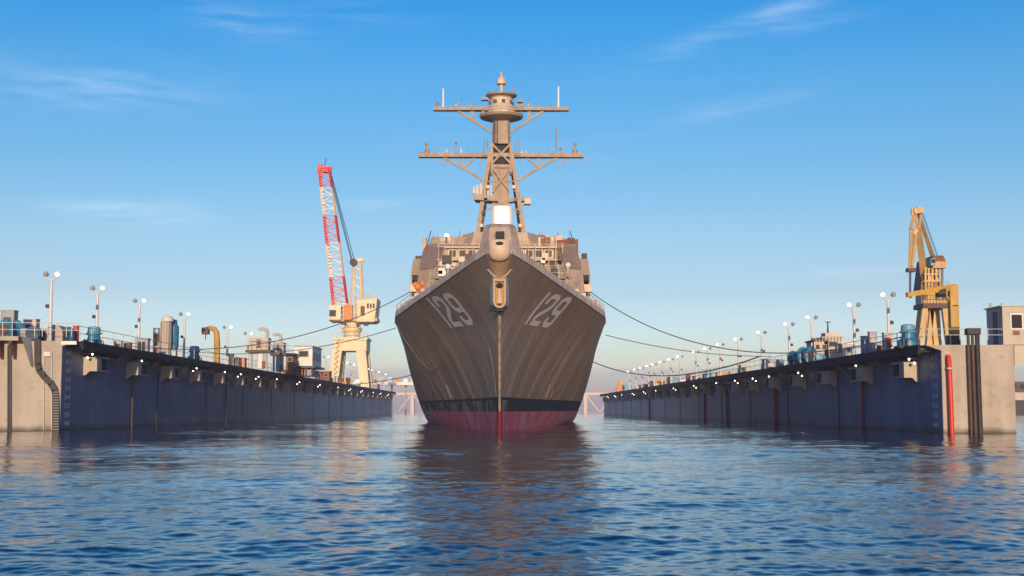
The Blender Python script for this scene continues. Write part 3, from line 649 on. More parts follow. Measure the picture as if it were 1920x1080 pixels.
# mast
YM = 161.0
def mp_(px, py, dy=0): 
    p = at(px, py, YM); return Vector((p.x, YM + dy, p.z))
def px_m(p): return p * YM / FPX
mast = MB()
a, b_ = mp_(939, 385), mp_(939, 300)
mast.hexa([(a.x - 1.15, YM - 1, a.z - 4), (a.x + 1.15, YM - 1, a.z - 4), (a.x + 1.15, YM + 1.2, a.z - 4), (a.x - 1.15, YM + 1.2, a.z - 4), (b_.x - .95, YM - .6, b_.z - 1), (b_.x + .95, YM - .6, b_.z - 1), (b_.x + .95, YM + .9, b_.z - 1), (b_.x - .95, YM + .9, b_.z - 1)])
a, b_ = mp_(940, 272), mp_(940, 215)
mast.loft([ring_rect(a.x, 1.15, YM - 1.0, YM + 1, a.z, .3), ring_rect(a.x, 1.02, YM - .9, YM + .9, b_.z, .3)])
MA = mast.build('mast', 'mast', ship)
m = MB(); a = mp_(940, 271); b_ = mp_(940, 322)
m.box(a.x - 1.0, a.x + 1.0, YM - .3, YM + .9, b_.z, a.z); m.build('mast_recess', 'black', MA)
m = MB()
for s_ in (-1, 1):
    x = a.x + s_ * 1.15
    m.bar((x, YM - .7, b_.z - .6), (x, YM - .7, a.z + .1), .3, .3)
m.bar((a.x - 1.1, YM - .75, a.z - .1), (a.x + 1.1, YM - .75, b_.z + .9), .24); m.bar((a.x + 1.1, YM - .78, a.z - .1), (a.x - 1.1, YM - .78, b_.z + .9), .24)
m.box(a.x - 1.1, a.x + 1.1, YM - .9, YM - .3, b_.z + .35, b_.z + .75)
c = mp_(939, 372)
m.bar((a.x - 1.05, YM - 1.05, b_.z + .2), (a.x + 1.05, YM - 1.05, c.z + .6), .16); m.bar((a.x + 1.05, YM - 1.06, b_.z + .2), (a.x - 1.05, YM - 1.06, c.z + .6), .16)
m.build('mast_bracing', 'mast', MA)
for s_ in (-1, 1):
    for yy, top in ((-.8, 288), (6.5, 300)):
        p0 = mp_(939 + s_ * 20, top, 0); p1 = mp_(939 + s_ * 49, 470)
        MB().bar((p1.x, YM + yy * (1.4 if yy > 0 else 1), 20.2), (p0.x, YM + (.5 if yy > 0 else yy), p0.z), .62, .55, .8).build('mast_leg', 'mast', ship)
    p0 = mp_(939 + s_ * 23, 342); MB().bar((X0, YM - .5, p0.z), (p0.x + s_ * .1, YM - .8, p0.z), .16).build('leg_brace', 'ship2', ship)
    p0 = mp_(939 + s_ * 36, 402); MB().bar((p0.x, YM - .9, p0.z), (p0.x - s_ * 1.6, YM - .9, p0.z + .9), .14).build('leg_brace', 'ship2', ship)
def yard(py, xl, xr, th, sl, yi, yo, name):
    z = mp_(939, py).z; l_, r_ = mp_(xl, py).x, mp_(xr, py).x
    m = MB()
    for y0 in (-.45, .45):
        m.bar((l_, YM + y0 * .5, z), (X0, YM + y0, z), th, th); m.bar((r_, YM + y0 * .5, z), (X0, YM + y0, z), th, th)
    for k in range(17):
        x = l_ + (r_ - l_) * k / 16
        m.box(x - .05, x + .05, YM - .4, YM + .4, z - .1, z + .1)
    y_ = m.build(name, 'mast', ship)
    for s_ in (-1, 1):
        po = mp_(939 + s_ * sl[0], py + 3); pi = mp_(939 + s_ * sl[1], sl[2]); MB().bar((po.x, YM, po.z), (pi.x, YM, pi.z), .26).build('yard_strut', 'mast', y_)
        k = .45; pm = po.lerp(pi, k); p2 = mp_(939 + s_ * sl[3], py + 3); MB().bar((pm.x, YM, pm.z), (p2.x, YM, p2.z), .2).build('yard_strut', 'mast', y_)
        p3 = Vector((pm.x, YM, z)); MB().bar(pm, p3, .14).build('yard_strut', 'mast', y_)
    for s_ in (-1, 1): MB().tube([mp_(939 + s_ * sl[0] * 1.35, py + 12), mp_(939 + s_ * sl[0] * .55, py + 12)], .03, 4).build('signal_halyard', 'pale', y_)
    return y_
YL = yard(292, 785, 1094, .48, (107, 27, 341, 48), 0, 0, 'yardarm')
YU = yard(205, 813, 1066, .40, (80, 16, 249, 55), 0, 0, 'yardarm')
def ant(px, py0, py1, r, par, m_='mast', top=None):
    MB().tube([mp_(px, py0), mp_(px, py1)], [r, r * .8], 6).build('antenna', m_, par)
    if top: MB().ball(mp_(px, py1), top, 10, 6).build('antenna_cap', m_, par, smooth=True)
for px, a_, b_, r, t_ in [(800, 290, 270, .14, .22), (801, 290, 280, .34, 0), (855, 290, 268, .07, .18), (876, 290, 278, .04, 0), (1043, 290, 235, .08, 0), (1051, 290, 279, .07, .17), (1078, 290, 270, .12, .2), (1078, 290, 280, .36, 0), (1026, 290, 278, .04, 0), (790, 290, 285, .2, 0), (998, 290, 281, .04, 0)]: ant(px, a_, b_, r, YL, top=t_)
for px, a_, b_, r, t_ in [(831, 203, 168, .13, .16), (820, 203, 194, .16, .2), (851, 203, 190, .05, 0), (865, 203, 186, .05, .1), (879, 203, 193, .05, 0), (1047, 203, 164, .13, .14), (992, 203, 188, .05, 0), (1010, 203, 190, .05, 0), (889, 203, 192, .05, 0)]: ant(px, a_, b_, r, YU, 'white' if abs(a_ - b_) > 30 else 'mast', top=t_)
for px, y0, y1 in [(834, 296, 312), (900, 296, 311), (978, 296, 311), (1058, 296, 311), (1091, 296, 313)]:
    MB().bar(mp_(px, y0), mp_(px, y1), .13).build('hanging_antenna', 'ship2', YL)
for s_ in (-1, 1):
    for q in (28, 34): MB().tube([mp_(940 + s_ * q, 292), mp_(940 + s_ * (q - 2), 262)], .06, 5).build('antenna', 'mast', YL)
    MB().box(mp_(940 + s_ * 20, 288).x, mp_(940 + s_ * 36, 288).x, YM - .8, YM + .8, mp_(0, 292).z, mp_(0, 286).z).build('yard_platform', 'ship2', YL)
rm = random.Random(4)
for yd, py, span, m_ in ((YL, 290, 150, 'mast'), (YU, 203, 122, 'pale')):
    for k in range(14):
        px = 939 + (1 if k % 2 else -1) * (26 + rm.random() * (span - 30)); h = 4 + rm.random() * 9
        if k % 3: MB().bar(mp_(px, py), mp_(px, py - h), .09 + .1 * rm.random()).build('antenna', ['mast', 'ship2', 'pale'][k % 3], yd)
        else: MB().bar(mp_(px, py - 1), mp_(px, py - 1 - h * .5), .32, .3).build('yard_box', 'ship2', yd)
for s_ in (-1, 1):
    lc = MB()
    for k in range(6):
        y0, y1 = 330 + k * 21, 330 + (k + 1) * 21; f0, f1 = 22 + (y0 - 330) * .19, 22 + (y1 - 330) * .19
        lc.bar(mp_(939 + s_ * f0, y0, -.7), mp_(939 + s_ * f1, y1, 4), .12); lc.bar(mp_(939 + s_ * f1, y1, -.7), mp_(939 + s_ * f0, y0, 2), .1)
    lc.build('leg_lacing', 'ship2', MA)
    for k in range(5):
        y0 = 332 + k * 24; MB().box(mp_(939 + s_ * (20 + k * 4), y0).x - .2, mp_(939 + s_ * (20 + k * 4), y0).x + .2, YM - 1.6, YM - 1.2, mp_(0, y0).z, mp_(0, y0 - 6).z).build('mast_box', ['dark', 'pale', 'navy'][k % 3], MA)
ld = MB()
for s_ in (-.22, .22): ld.tube([(mp_(930, 270).x + s_, YM - 1.2, mp_(0, 270).z), (mp_(930, 225).x + s_, YM - 1.15, mp_(0, 225).z)], .035, 4)
for k in range(12): zz = mp_(0, 270).z + k * .25; ld.tube([(mp_(930, 270).x - .22, YM - 1.18, zz), (mp_(930, 270).x + .22, YM - 1.18, zz)], .025, 4)
ld.build('ladder', 'dark', MA)
# masthead: round platform, drum, disc, finial
def lat(name, prof, m_, n=20, par=None):
    z0 = mp_(940, 235).z
    return MB().lathe((mp_(940, 200).x, YM, 0), [(max(.01, px_m(r)), mp_(940, y).z) for y, r in prof], n).build(name, m_, par or ship, smooth=True)
mh = lat('masthead_platform', [(229, 17), (222, 40), (219, 42), (217, 42), (217, 22)], 'ship2')
lat('masthead_drum', [(217, 26), (212, 28), (203, 26), (197, 21), (186, 21), (184, 24)], 'pale', par=mh)
lat('masthead_disc', [(185, 18), (181, 29), (178, 30), (176, 20), (174, 5)], 'mast', par=mh)
for k in range(8):
    a = k * math.pi / 4 + .2; MB().box(mp_(940, 0).x + 1.37 * math.cos(a) - .22, mp_(940, 0).x + 1.37 * math.cos(a) + .22, YM + 1.37 * math.sin(a) - .1, YM + 1.37 * math.sin(a) + .1, mp_(0, 195).z, mp_(0, 189).z).build('sensor_window', 'dark', mh)
lat('finial', [(176, 3.5), (160, 3), (158, 9.5), (155, 10), (148, 8), (145, 4), (142, 2.5), (134, .8)], 'pale', 12)
m = MB(); zz = mp_(940, 208).z
for k in range(16):
    a = k * math.pi / 8; x, y = mp_(940, 0).x + 2.6 * math.cos(a), YM + 2.6 * math.sin(a); m.tube([(x, y, mp_(0, 217).z), (x, y, mp_(0, 208).z)], .03, 4)
m.tube([(mp_(940, 0).x + 2.6 * math.cos(k * math.pi / 8), YM + 2.6 * math.sin(k * math.pi / 8), zz) for k in range(17)], .03, 4); m.build('masthead_railing', 'mast', mh)
for px, py, w, h in [(909, 186, 14, 5), (975, 190, 10, 5), (975, 199, 16, 4), (906, 212, 5, 8)]:
    c = mp_(px, py); MB().box(c.x - px_m(w) / 2, c.x + px_m(w) / 2, YM - .4, YM + .4, c.z - px_m(h) / 2, c.z + px_m(h) / 2).build('sensor_arm', 'ship2', mh)
for px, y0, y1 in [(919, 176, 168), (961, 176, 160), (955, 176, 170)]: MB().tube([mp_(px, y0), mp_(px, y1)], .05, 5).build('antenna', 'mast', mh)
# side platforms with equipment
pf = MB().hexa([mp_(889, 378, -1.6), mp_(934, 381, -1.6), mp_(934, 381, 1), mp_(892, 378, 1), mp_(885, 366, -1.6), mp_(934, 372, -1.6), mp_(934, 372, 1), mp_(887, 366, 1)]).build('mast_platform', 'mast', ship)
for px, y0, y1, w in [(889, 366, 352, .2), (895, 366, 349, .3), (902, 367, 347, .25), (908, 368, 352, .5), (915, 369, 354, .2), (921, 370, 350, .15)]: MB().bar(mp_(px, y0, -.8), mp_(px, y1, -.8), w).build('sensor', 'pale', pf)
pr = MB().hexa([mp_(952, 381, -1), mp_(992, 378, -1), mp_(992, 378, .4), mp_(952, 381, .4), mp_(952, 374, -1), mp_(993, 372, -1), mp_(993, 372, .4), mp_(952, 374, .4)]).build('mast_platform', 'mast', ship)
MB().box(mp_(983, 0).x, mp_(994, 0).x, YM - 1.3, YM, mp_(0, 384).z, mp_(0, 373).z).build('sensor', 'pale', pr)
MB().bar(mp_(985, 384, -.6), mp_(966, 396, -.6), .16).build('platform_strut', 'mast', pr)
MB().bar(mp_(903, 392, -.8), mp_(905, 378, -.8), .5).build('sensor', 'navy', pf); MB().bar(mp_(964, 362, -.8), mp_(964, 352, -.8), .3).build('sensor', 'navy', pr)

# ------------------------------------------------------------------ floating dock: two wing walls
def dock(sg, xi, wid, Y0, Y1, zt, label, wallm):
    """sg -1 left, 1 right; xi inner face x (abs)"""
    d = thing('floating_dock', label, 'floating dock', (sg * (xi + wid / 2), Y0, 0))
    x0, x1 = sg * xi, sg * (xi + wid)
    zd = zt + .36
    MB().box(x0, x1, Y0, Y1, -3, zt).build('end_face', 'cream', d)
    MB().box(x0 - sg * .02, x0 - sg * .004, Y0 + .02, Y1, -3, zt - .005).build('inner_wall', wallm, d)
    # deck slab with walkway overhang
    MB().hexa([(x0 - sg * .0, Y0 - .02, zt + .004), (x1, Y0 - .02, zt + .004), (x1, Y1, zt + .004), (x0 - sg * .0, Y1, zt + .004), (x0 - sg * 1.0, Y0 - .02, zd), (x1, Y0 - .02, zd), (x1, Y1, zd), (x0 - sg * 1.0, Y1, zd)]).build('deck_slab', 'cream', d)
    MB().box(x0 - sg * 1.06, x0 - sg * .2, Y0 + .9, Y1, zt + .10, zd + .012).build('walkway', 'deck', d)
    MB().box(x0 - sg * 1.15, x0 - sg * 1.0, Y0 + .9, Y1, zt - .18, zd + .06).build('walkway_edge_shade', 'black', d)  # black band carries the shade of the inward-facing overhang edge
    MB().box(x0 - sg * 1.0, x0 - sg * .03, Y0 + 1.0, Y1, zt - .05, zt + .08).build('walkway_underside', 'black', d)  # black sheet paints in the shade below the overhang
    return d, x0, x1, zd
DLx, DLY0, DLY1, DLz = 29.7, 90.0, 360.0, 5.72
DRx, DRY0, DRY1, DRz = 27.0, 81.5, 352.0, 5.06
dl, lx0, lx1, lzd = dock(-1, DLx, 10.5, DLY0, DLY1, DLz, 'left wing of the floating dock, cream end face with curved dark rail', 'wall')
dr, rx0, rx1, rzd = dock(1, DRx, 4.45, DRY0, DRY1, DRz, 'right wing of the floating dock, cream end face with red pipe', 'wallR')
for d, x0, sg, Y0, Y1, zt in ((dl, lx0, -1, DLY0, DLY1, DLz), (dr, rx0, 1, DRY0, DRY1, DRz)):
    n = 0; Y = Y0 + 12
    while Y < Y1 and n < 25:        # gusset struts carrying the walkway
        MB().hexa([(x0 - sg * .03, Y, zt - .75), (x0 - sg * .10, Y, zt - .75), (x0 - sg * .10, Y + .12, zt - .75), (x0 - sg * .03, Y + .12, zt - .75),
                   (x0 - sg * .72, Y, zt - .06), (x0 - sg * .98, Y, zt - .06), (x0 - sg * .98, Y + .12, zt - .06), (x0 - sg * .72, Y + .12, zt - .06)]).build('gusset', 'steel', d)
        Y += 10.7; n += 1
    # walkway railing near the camera end, posts as sub-parts
    rl = MB()
    for h in (.55, 1.05): rl.tube([(x0 - sg * .95, Y0 + .6, zt + .36 + h), (x0 - sg * .95, Y0 + 120, zt + .36 + h)], .022, 4)
    rr = rl.build('railing', 'pole', d); proto = None
    for k in range(36):
        yy = Y0 + .7 + k * 2.6
        if proto is None:
            proto = MB().tube([(x0 - sg * .95, yy, zt + .36), (x0 - sg * .95, yy, zt + 1.42)], .03, 5).build('railing_post', 'pole', rr)
        else:
            c = proto.copy(); COL.objects.link(c); c.parent = rr; c.location = (0, k * 2.6, 0)
    # vertical plate seams / ribs of the inner wall
    for k, yy in enumerate([Y0 + 25 + 19 * i for i in range(13)]):
        MB().box(x0 - sg * .02, x0 - sg * .07, yy, yy + .16, -1, zt - .9).build('wall_rib', 'dark', d)
# red standpipes on the right inner wall
for px in (1620, 1455, 1364, 1322, 1218):
    yy = DRx * FPX / (px - 941)
    MB().tube([(rx0 - .12, yy, -1), (rx0 - .12, yy, 3.9)], .09 if px > 1500 else .14, 6).build('standpipe', 'darkred', dr)
# two rust-brown drain lines on the left inner wall
for px in (250, 425):
    yy = DLx * FPX / (941 - px); MB().tube([(lx0 + .1, yy, -1), (lx0 + .1, yy, 4.2)], .06, 6).build('drain_pipe', 'brown', dl)
# draft marks
def marks(d, sg, x0, Y0, zt, nums, tilt):
    for i, s_ in enumerate(nums):
        bm = text_mesh(s_, .02); xs = [v.co.x for v in bm.verts]; w = max(xs) - min(xs); mn = min(xs)
        for v in bm.verts:
            a = (v.co.x - mn) / w; h = v.co.y / .7
            yy = Y0 + .75 + (1.15 * a if sg < 0 else 1.15 * (1 - a))
            v.co = Vector((x0 - sg * .034, yy, .38 + .60 * i + .30 * h)) - Vector(d.location)
        me = bpy.data.meshes.new('draft_mark'); bm.to_mesh(me); bm.free(); me.materials.append(M['mark'])
        o = bpy.data.objects.new('draft_mark', me); COL.objects.link(o); o.parent = d
marks(dl, -1, lx0, DLY0, DLz, ['48', '50', '52', '54', '56', '58', '60', '62', '64'], 0)
marks(dr, 1, rx0, DRY0, DRz, ['48', '50', '52', '54', '56', '58', '60', '62'], 0)
# end-face fittings, left
YE = DLY0
def e_(px, py, dy=-.12): 
    p = at(px, py, YE); p.y = YE + dy; return p
m = MB(); pth = [e_(72, 636), e_(72, 682), e_(75, 694), e_(84, 706), e_(97, 719), e_(104, 731), e_(106, 745), e_(107, 830)]
for i in range(len(pth) - 1): m.bar(pth[i], pth[i + 1] + (pth[i + 1] - pth[i]).normalized() * .05, .2, .42)
cr_ = m.build('curved_guide_rail', 'dark', dl)
m = MB()
for k in range(16):
    p = e_(107, 735 + k * 5, -.24); m.box(p.x - .2, p.x + .2, p.y - .02, p.y + .02, p.z - .012, p.z + .012)
m.build('rail_rung', 'steel', cr_)
m = MB(); 
for k in range(34): 
    p = e_(19, 650 + k * 5); m.lathe(p, [(.05, -.05), (.15, -.03), (.15, .04), (.05, .06)], 8, 'Y')
m.build('chain_fender', 'dark', dl, smooth=True)
MB().box(e_(0, 640).x - 3.5, e_(46, 640).x, YE - 1.2, YE + .3, e_(0, 640).z, e_(0, 632).z).build('end_platform', 'cream', dl)
for px in (6, 30, -40):
    p = e_(px, 641); MB().hexa([(p.x - .1, YE - 1.1, p.z - .15), (p.x + .1, YE - 1.1, p.z - .15), (p.x + .1, YE, p.z - 1.2), (p.x - .1, YE, p.z - 1.2), (p.x - .1, YE - 1.1, p.z), (p.x + .1, YE - 1.1, p.z), (p.x + .1, YE, p.z), (p.x - .1, YE, p.z)]).build('corbel', 'brown', dl)
p = e_(52, 634); q = e_(62, 688); MB().hexa([(q.x - .02, YE - .35, q.z), (q.x + .05, YE - .05, q.z), (q.x + .05, YE, q.z), (q.x - .02, YE, q.z), (p.x - .1, YE - .9, p.z), (p.x + .25, YE - .05, p.z), (p.x + .25, YE, p.z), (p.x - .1, YE, p.z)]).build('gusset', 'grey', dl)
m = MB()
for px in (83, 98): m.tube([e_(px, 658), e_(px, 806)], .03, 5)
for k in range(14): m.tube([e_(83, 662 + k * 4), e_(98, 662 + k * 4)], .018, 4)
m.box(e_(85, 640).x, e_(97, 640).x, YE - .2, YE - .005, e_(0, 668).z, e_(0, 660).z); m.build('end_ladder', 'pole', dl)
m = MB()
for py in (604, 617): m.tube([e_(-60, py, -.3), e_(150, py + 3, -.3)], .022, 4)
er = m.build('end_railing', 'pole', dl)
for px in (8, 26, 68, 82, 127, 137, 152): MB().tube([e_(px, 632, -.3), e_(px, 603, -.3)], .025, 5).build('railing_post', 'pole', er)
MB().box(e_(115, 640).x, e_(144, 640).x, YE - .05, YE - .02, e_(0, 646).z, e_(0, 640).z).build('name_plate', 'white', dl)
# end-face fittings, right
YE = DRY0
p = at(1776, 672, YE); q = at(1784, 815, YE)
MB().tube([(p.x, YE + .1, p.z + .12), (p.x, YE - .2, p.z + .1), (p.x, YE - .32, p.z - .15), (p.x + .03, YE - .32, 3), (p.x + .06, YE - .32, -1)], .145, 12).build('red_pipe', 'red', dr, smooth=True)
MB().lathe((p.x, YE - .32, p.z - .62), [(.14, -.04), (.19, -.03), (.19, .03), (.14, .04)], 12).build('pipe_flange', 'pole', dr)
for px, r_ in ((1812, .10), (1820, .10), (1829, .15)):
    p = at(px, 620, YE); MB().tube([(p.x, YE - .25, p.z), (p.x + .04, YE - .25, -1)], r_, 8).build('guide_pile', 'brown' if r_ < .12 else 'dark', dr, smooth=True)
p = at(1809, 628, YE); q = at(1834, 616, YE); MB().box(p.x, q.x, YE - .5, YE + .1, p.z, q.z).build('pile_cap', 'dark', dr, bevel=.04)
m = MB()
for py in (617, 628): m.tube([at(1735, py, YE - .0), at(1900, py, YE)], .02, 4)
er = m.build('end_railing', 'pole', dr)
for px in (1740, 1765, 1800, 1838, 1852): MB().tube([at(px, 637, YE), at(px, 615, YE)], .024, 5).build('railing_post', 'pole', er)
# deck house at the right wing's end
p, q = at(1880, 637, YE), at(1990, 575, YE)
dh = thing('dock_control_house', 'cream control cabin on the end of the right dock wing', 'control cabin', (p.x, YE, rzd))
MB().box(p.x, q.x, YE - .1, YE + 2.6, rzd + .01, q.z).build('cabin_wall', 'cream2', dh)
a, b_ = at(1893, 618, YE), at(1916, 588, YE)
f = MB().box(a.x, b_.x, YE - .16, YE - .1, a.z, b_.z).build('window', 'white', dh); MB().box(a.x + .08, b_.x - .08, YE - .18, YE - .155, a.z + .08, b_.z - .08).build('pane', 'glass', f)
a, b_ = at(1898, 628, YE), at(1910, 620, YE); MB().box(a.x, b_.x, YE - .16, YE - .1, a.z, b_.z).build('vent_panel', 'rust', dh)
MB().box(p.x - .06, p.x - .005, YE + .5, YE + 1.4, rzd + .1, q.z - .25).build('door', 'navy', dh)
MB().box(p.x - .12, q.x + .1, YE - .2, YE + 2.7, q.z, q.z + .07).build('roof', 'cream2', dh)
for px in (1862, 1884): c = at(px, 574, YE); MB().tube([(c.x + .15, YE + .8, q.z), (c.x + .15, YE + .8, q.z + .28)], .09, 8).build('roof_vent', 'cream2', dh)
p = at(1901, 639, YE); MB().hexa([(p.x - .02, YE - .02, 4.1), (p.x + .02, YE - .02, 4.1), (p.x + .02, YE + 2.5, 4.1), (p.x - .02, YE + 2.5, 4.1), (p.x, YE - .02, rzd - .02), (p.x + 2.6, YE - .02, rzd - .02), (p.x + 2.6, YE + 2.5, rzd - .02), (p.x, YE + 2.5, rzd - .02)]).build('cabin_corbel', 'cream2', dh)

# ------------------------------------------------------------------ rail-side boxes with working lights under the walkways
def wall_box(sg, x0, Y, zt, label, group):
    t = thing('wall_box', label, 'wall box', (x0, Y, zt), group); xi, xo = x0 - sg * .03, x0 - sg * 1.0
    b = MB(); b.box(xi, xo, Y, Y + 1.05, zt - 1.55, zt - .5); b.box(xi, xo, Y + 1.05, Y + 3.0, zt - .62, zt - .5); b.box(xi, xo, Y + 1.05, Y + 3.0, zt - 1.55, zt - 1.45); b.box(xi, xo + sg * .25, Y + 2.9, Y + 3.0, zt - 1.45, zt - .62)
    b.build('box_shell', 'box', t)
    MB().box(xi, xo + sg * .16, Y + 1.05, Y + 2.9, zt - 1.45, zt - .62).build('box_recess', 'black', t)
    MB().hexa([(xi, Y, zt - 1.85), (xi - sg * .2, Y, zt - 1.8), (xi - sg * .2, Y + .5, zt - 1.8), (xi, Y + .5, zt - 1.85), (xi, Y, zt - 1.55), (xi - sg * .45, Y, zt - 1.55), (xi - sg * .45, Y + .5, zt - 1.55), (xi, Y + .5, zt - 1.55)]).build('box_bracket', 'box', t)
    return t
def wall_lamp(sg, x0, Y, zt, label, group):
    t = thing('working_light', label, 'working light', (x0, Y, zt), group)
    MB().tube([(x0 - sg * .05, Y, zt - .4), (x0 - sg * .85, Y, zt - .28)], .03, 5).build('bracket_arm', 'steel', t)
    for dx, dz, dy in ((.85, -.36, 0), (.55, -.62, -.15)):
        c = Vector((x0 - sg * dx, Y + dy, zt + dz)); h = MB().lathe(c, [(.04, .10), (.09, .06), (.11, -.03), (.10, -.035)], 10, Vector((0, 1, .15))).build('lamp_housing', 'steel', t, smooth=True)
        MB().ball(c + Vector((0, -.06, -.02)), .052, 8, 6).build('bulb', 'bulb', h, smooth=True)
    return t
for sg, x0, Y0, zt, side, nmax in ((-1, lx0, DLY0 + 4.6, DLz, 'left', 25), (1, rx0, DRY0 + 4.4, DRz, 'right', 25)):
    pb = wall_box(sg, x0, Y0, zt, '', 'boxes along the dock walls'); pl = wall_lamp(sg, x0, Y0 - .6, zt, '', 'working lights under the dock walkways')
    for k in range(nmax):
        Y = Y0 + 10.7 * k
        if Y > 352: break
        o = pb if k == 0 else copy_tree(pb); o.location = (x0, Y, zt); o['label'] = f'cream box under the {side} dock walkway, {ORD[k]} from the near end'
        if k == 2 or (k > 6 and k % 2 == 0): continue
        q = pl if k == 0 else copy_tree(pl); q.location = (x0, Y - .6 + (2.2 if k % 3 == 1 else 0), zt); q['label'] = f'pair of lit bulbs beside the {ORD[k]} box under the {side} dock walkway'

# ------------------------------------------------------------------ lamp posts
def lamp_post(sg, x, Y, z0, h, group):
    t = thing('lamp_post', '', 'lamp post', (x, Y, z0), group)
    MB().tube([(x, Y, z0), (x, Y, z0 + h - .35)], [.14, .10], 10).build('pole', 'pole', t, smooth=True)
    MB().box(x - .22, x + .22, Y - .22, Y + .22, z0, z0 + .06).build('base_plate', 'steel', t)
    m = MB()
    for s_ in (-1, 1): m.tube([(x, Y, z0 + h - .5), (x + s_ * .18, Y, z0 + h - .36), (x + s_ * .34, Y, z0 + h - .2), (x + s_ * .36, Y, z0 + h - .05)], .045, 6)
    m.build('crossarm', 'pole', t)
    MB().box(x + sg * .14, x + sg * .34, Y - .1, Y + .1, z0 + h * .5, z0 + h * .5 + .25).build('junction_box', 'dark', t)
    for s_, lit in ((-sg, True), (sg, False)):
        ax = Vector((.25 * s_, -.9 if lit else .5, -.3)).normalized(); c = Vector((x + s_ * .38, Y - .05, z0 + h))
        hd = MB().lathe(c, [(.06, -.2), (.12, -.16), (.17, -.04), (.195, .05), (.18, .06)], 14, ax).build('lamp_head', 'grey' if not lit else 'white', t, smooth=True)
        MB().lathe(c + ax * .061, [(.125, 0), (.12, .02), (.05, .04)], 14, ax).build('lens', 'lamp' if lit else 'lampdim', hd, smooth=True)
    return t
proto = {}
for sg, xs, Xp, z0, top in ((-1, [95, 182, 261, 346, 427, 466, 530, 575, 612, 648, 661, 688, 694, 708, 721], 31.0, lzd, 10.75), (1, [1669, 1604, 1524, 1481, 1429, 1385, 1351, 1327, 1305, 1275, 1258, 1241, 1226, 1216, 1203, 1192, 1180], 27.75, rzd, 9.70)):
    side = 'left' if sg < 0 else 'right'; first = None
    for k, px in enumerate(xs):
        Y = Xp * FPX / abs(px - 941); x = sg * Xp
        if first is None: first = lamp_post(sg, x, Y, z0, top - z0, 'twin-headed lamp posts along the dock decks'); o = first
        else: o = copy_tree(first); o.location = (x, Y, z0)
        o['label'] = f'white twin-head lamp post on the {side} dock deck, {ORD[k]} from the near end'

# ------------------------------------------------------------------ mooring lines
def line(a, b, sag, label, r=.042):
    a, b = Vector(a), Vector(b); pts = []
    for i in range(41):
        t = i / 40; p = a.lerp(b, t); p.z -= sag * 4 * t * (1 - t); pts.append(p)
    o = MB().tube(pts, r, 6).build('mooring_line', 'wire', smooth=True); return tag(o, label, 'mooring line', 'mooring lines from ship to dock')
line(at(768, 548, 128), at(215, 646, 104), 2.2, 'upper mooring line from the ship to the left dock, ending at the blue capstan')
line(at(742, 615, 126), at(368, 660, 133), 1.0, 'lower mooring line from the left side of the hull to the left dock')
line(at(1108, 548, 130), at(1690, 632, 86), 3.0, 'upper mooring line sagging from the ship to the near right dock capstan')
line(at(1135, 628, 128), at(1446, 668, 133), .55, 'lower mooring line from the right side of the hull to the right dock')
line(at(1096, 671, 205), at(1425, 668, 141), 2.4, 'deeply sagging stern line from the ship to the right dock', .07)
line(at(798, 697, 205), at(640, 722, 245), .4, 'short stern line from the ship to the far left dock', .07)

# ------------------------------------------------------------------ left crane with the red and white boom
def lattice(m1, m2, a, b, wa, wb, dep, bands, n):
    """box lattice boom from a to b; chords + lacing; returns list of (MB, matkey) per band"""
    res = []
    for mk, f0, f1 in bands:
        mm = MB(); k0, k1 = round(f0 * n), round(f1 * n)
        for k in range(k0, k1):
            t0, t1 = k / n, (k + 1) / n; p, q = a.lerp(b, t0), a.lerp(b, t1); w0, w1 = wa + (wb - wa) * t0, wa + (wb - wa) * t1
            d = (b - a).normalized(); side = Vector((d.z, 0, -d.x)); dp = Vector((0, 1, 0))
            c0 = [p + side * w0 * s_ / 2 + dp * dep * e / 2 for s_ in (-1, 1) for e in (-1, 1)]; c1 = [q + side * w1 * s_ / 2 + dp * dep * e / 2 for s_ in (-1, 1) for e in (-1, 1)]
            for i in range(4): mm.bar(c0[i], c1[i], .30, .30)
            mm.bar(c0[0], c1[2], .12, .12) if k % 2 else mm.bar(c0[2], c1[0], .12, .12)
            mm.bar(c0[3], c1[1], .12, .12); mm.bar(c1[0], c1[2], .14, .14); mm.bar(c1[0], c1[1], .12, .12); mm.bar(c1[2], c1[3], .12, .12)
        res.append((mm, mk))
    return res
YC = 300.0
def c_(px, py, dy=0): return at(px, py, YC + dy)
cl_ = thing('dock_crane', 'tall cream portal crane with red and white lattice boom on the left dock', 'crane', (c_(655, 700).x, YC, lzd))
gz = lzd + .02; a = c_(655, 655)
for s_ in (-1, 1):
    for dy in (0, 8):
        f, t_ = c_(655 + s_ * 30, 730), c_(655 + s_ * 22, 655)
        MB().hexa([(f.x - 1.0, YC + dy - 1, gz), (f.x + 1.0, YC + dy - 1, gz), (f.x + 1, YC + dy + 1, gz), (f.x - 1, YC + dy + 1, gz), (t_.x - 1.1, YC + dy * .8 - 1, t_.z), (t_.x + 1.1, YC + dy * .8 - 1, t_.z), (t_.x + 1.1, YC + dy * .8 + 1, t_.z), (t_.x - 1.1, YC + dy * .8 + 1, t_.z)]).build('portal_leg', 'crane', cl_)
l_, r_ = c_(627, 658), c_(688, 638); MB().box(l_.x, r_.x, YC - 1.1, YC + 7.6, l_.z, r_.z).build('portal_beam', 'crane', cl_)
l_, r_ = c_(625, 638), c_(690, 634); m = MB(); m.box(l_.x, r_.x, YC - 1.6, YC + 8, l_.z + .002, r_.z + .1)
for k in range(9):
    x = l_.x + (r_.x - l_.x) * k / 8; m.tube([(x, YC - 1.5, r_.z), (x, YC - 1.5, r_.z + 1.1)], .06, 4)
m.tube([(l_.x, YC - 1.5, r_.z + 1.1), (r_.x, YC - 1.5, r_.z + 1.1)], .06, 4); m.build('portal_platform', 'crane', cl_)
cx = c_(655, 600).x
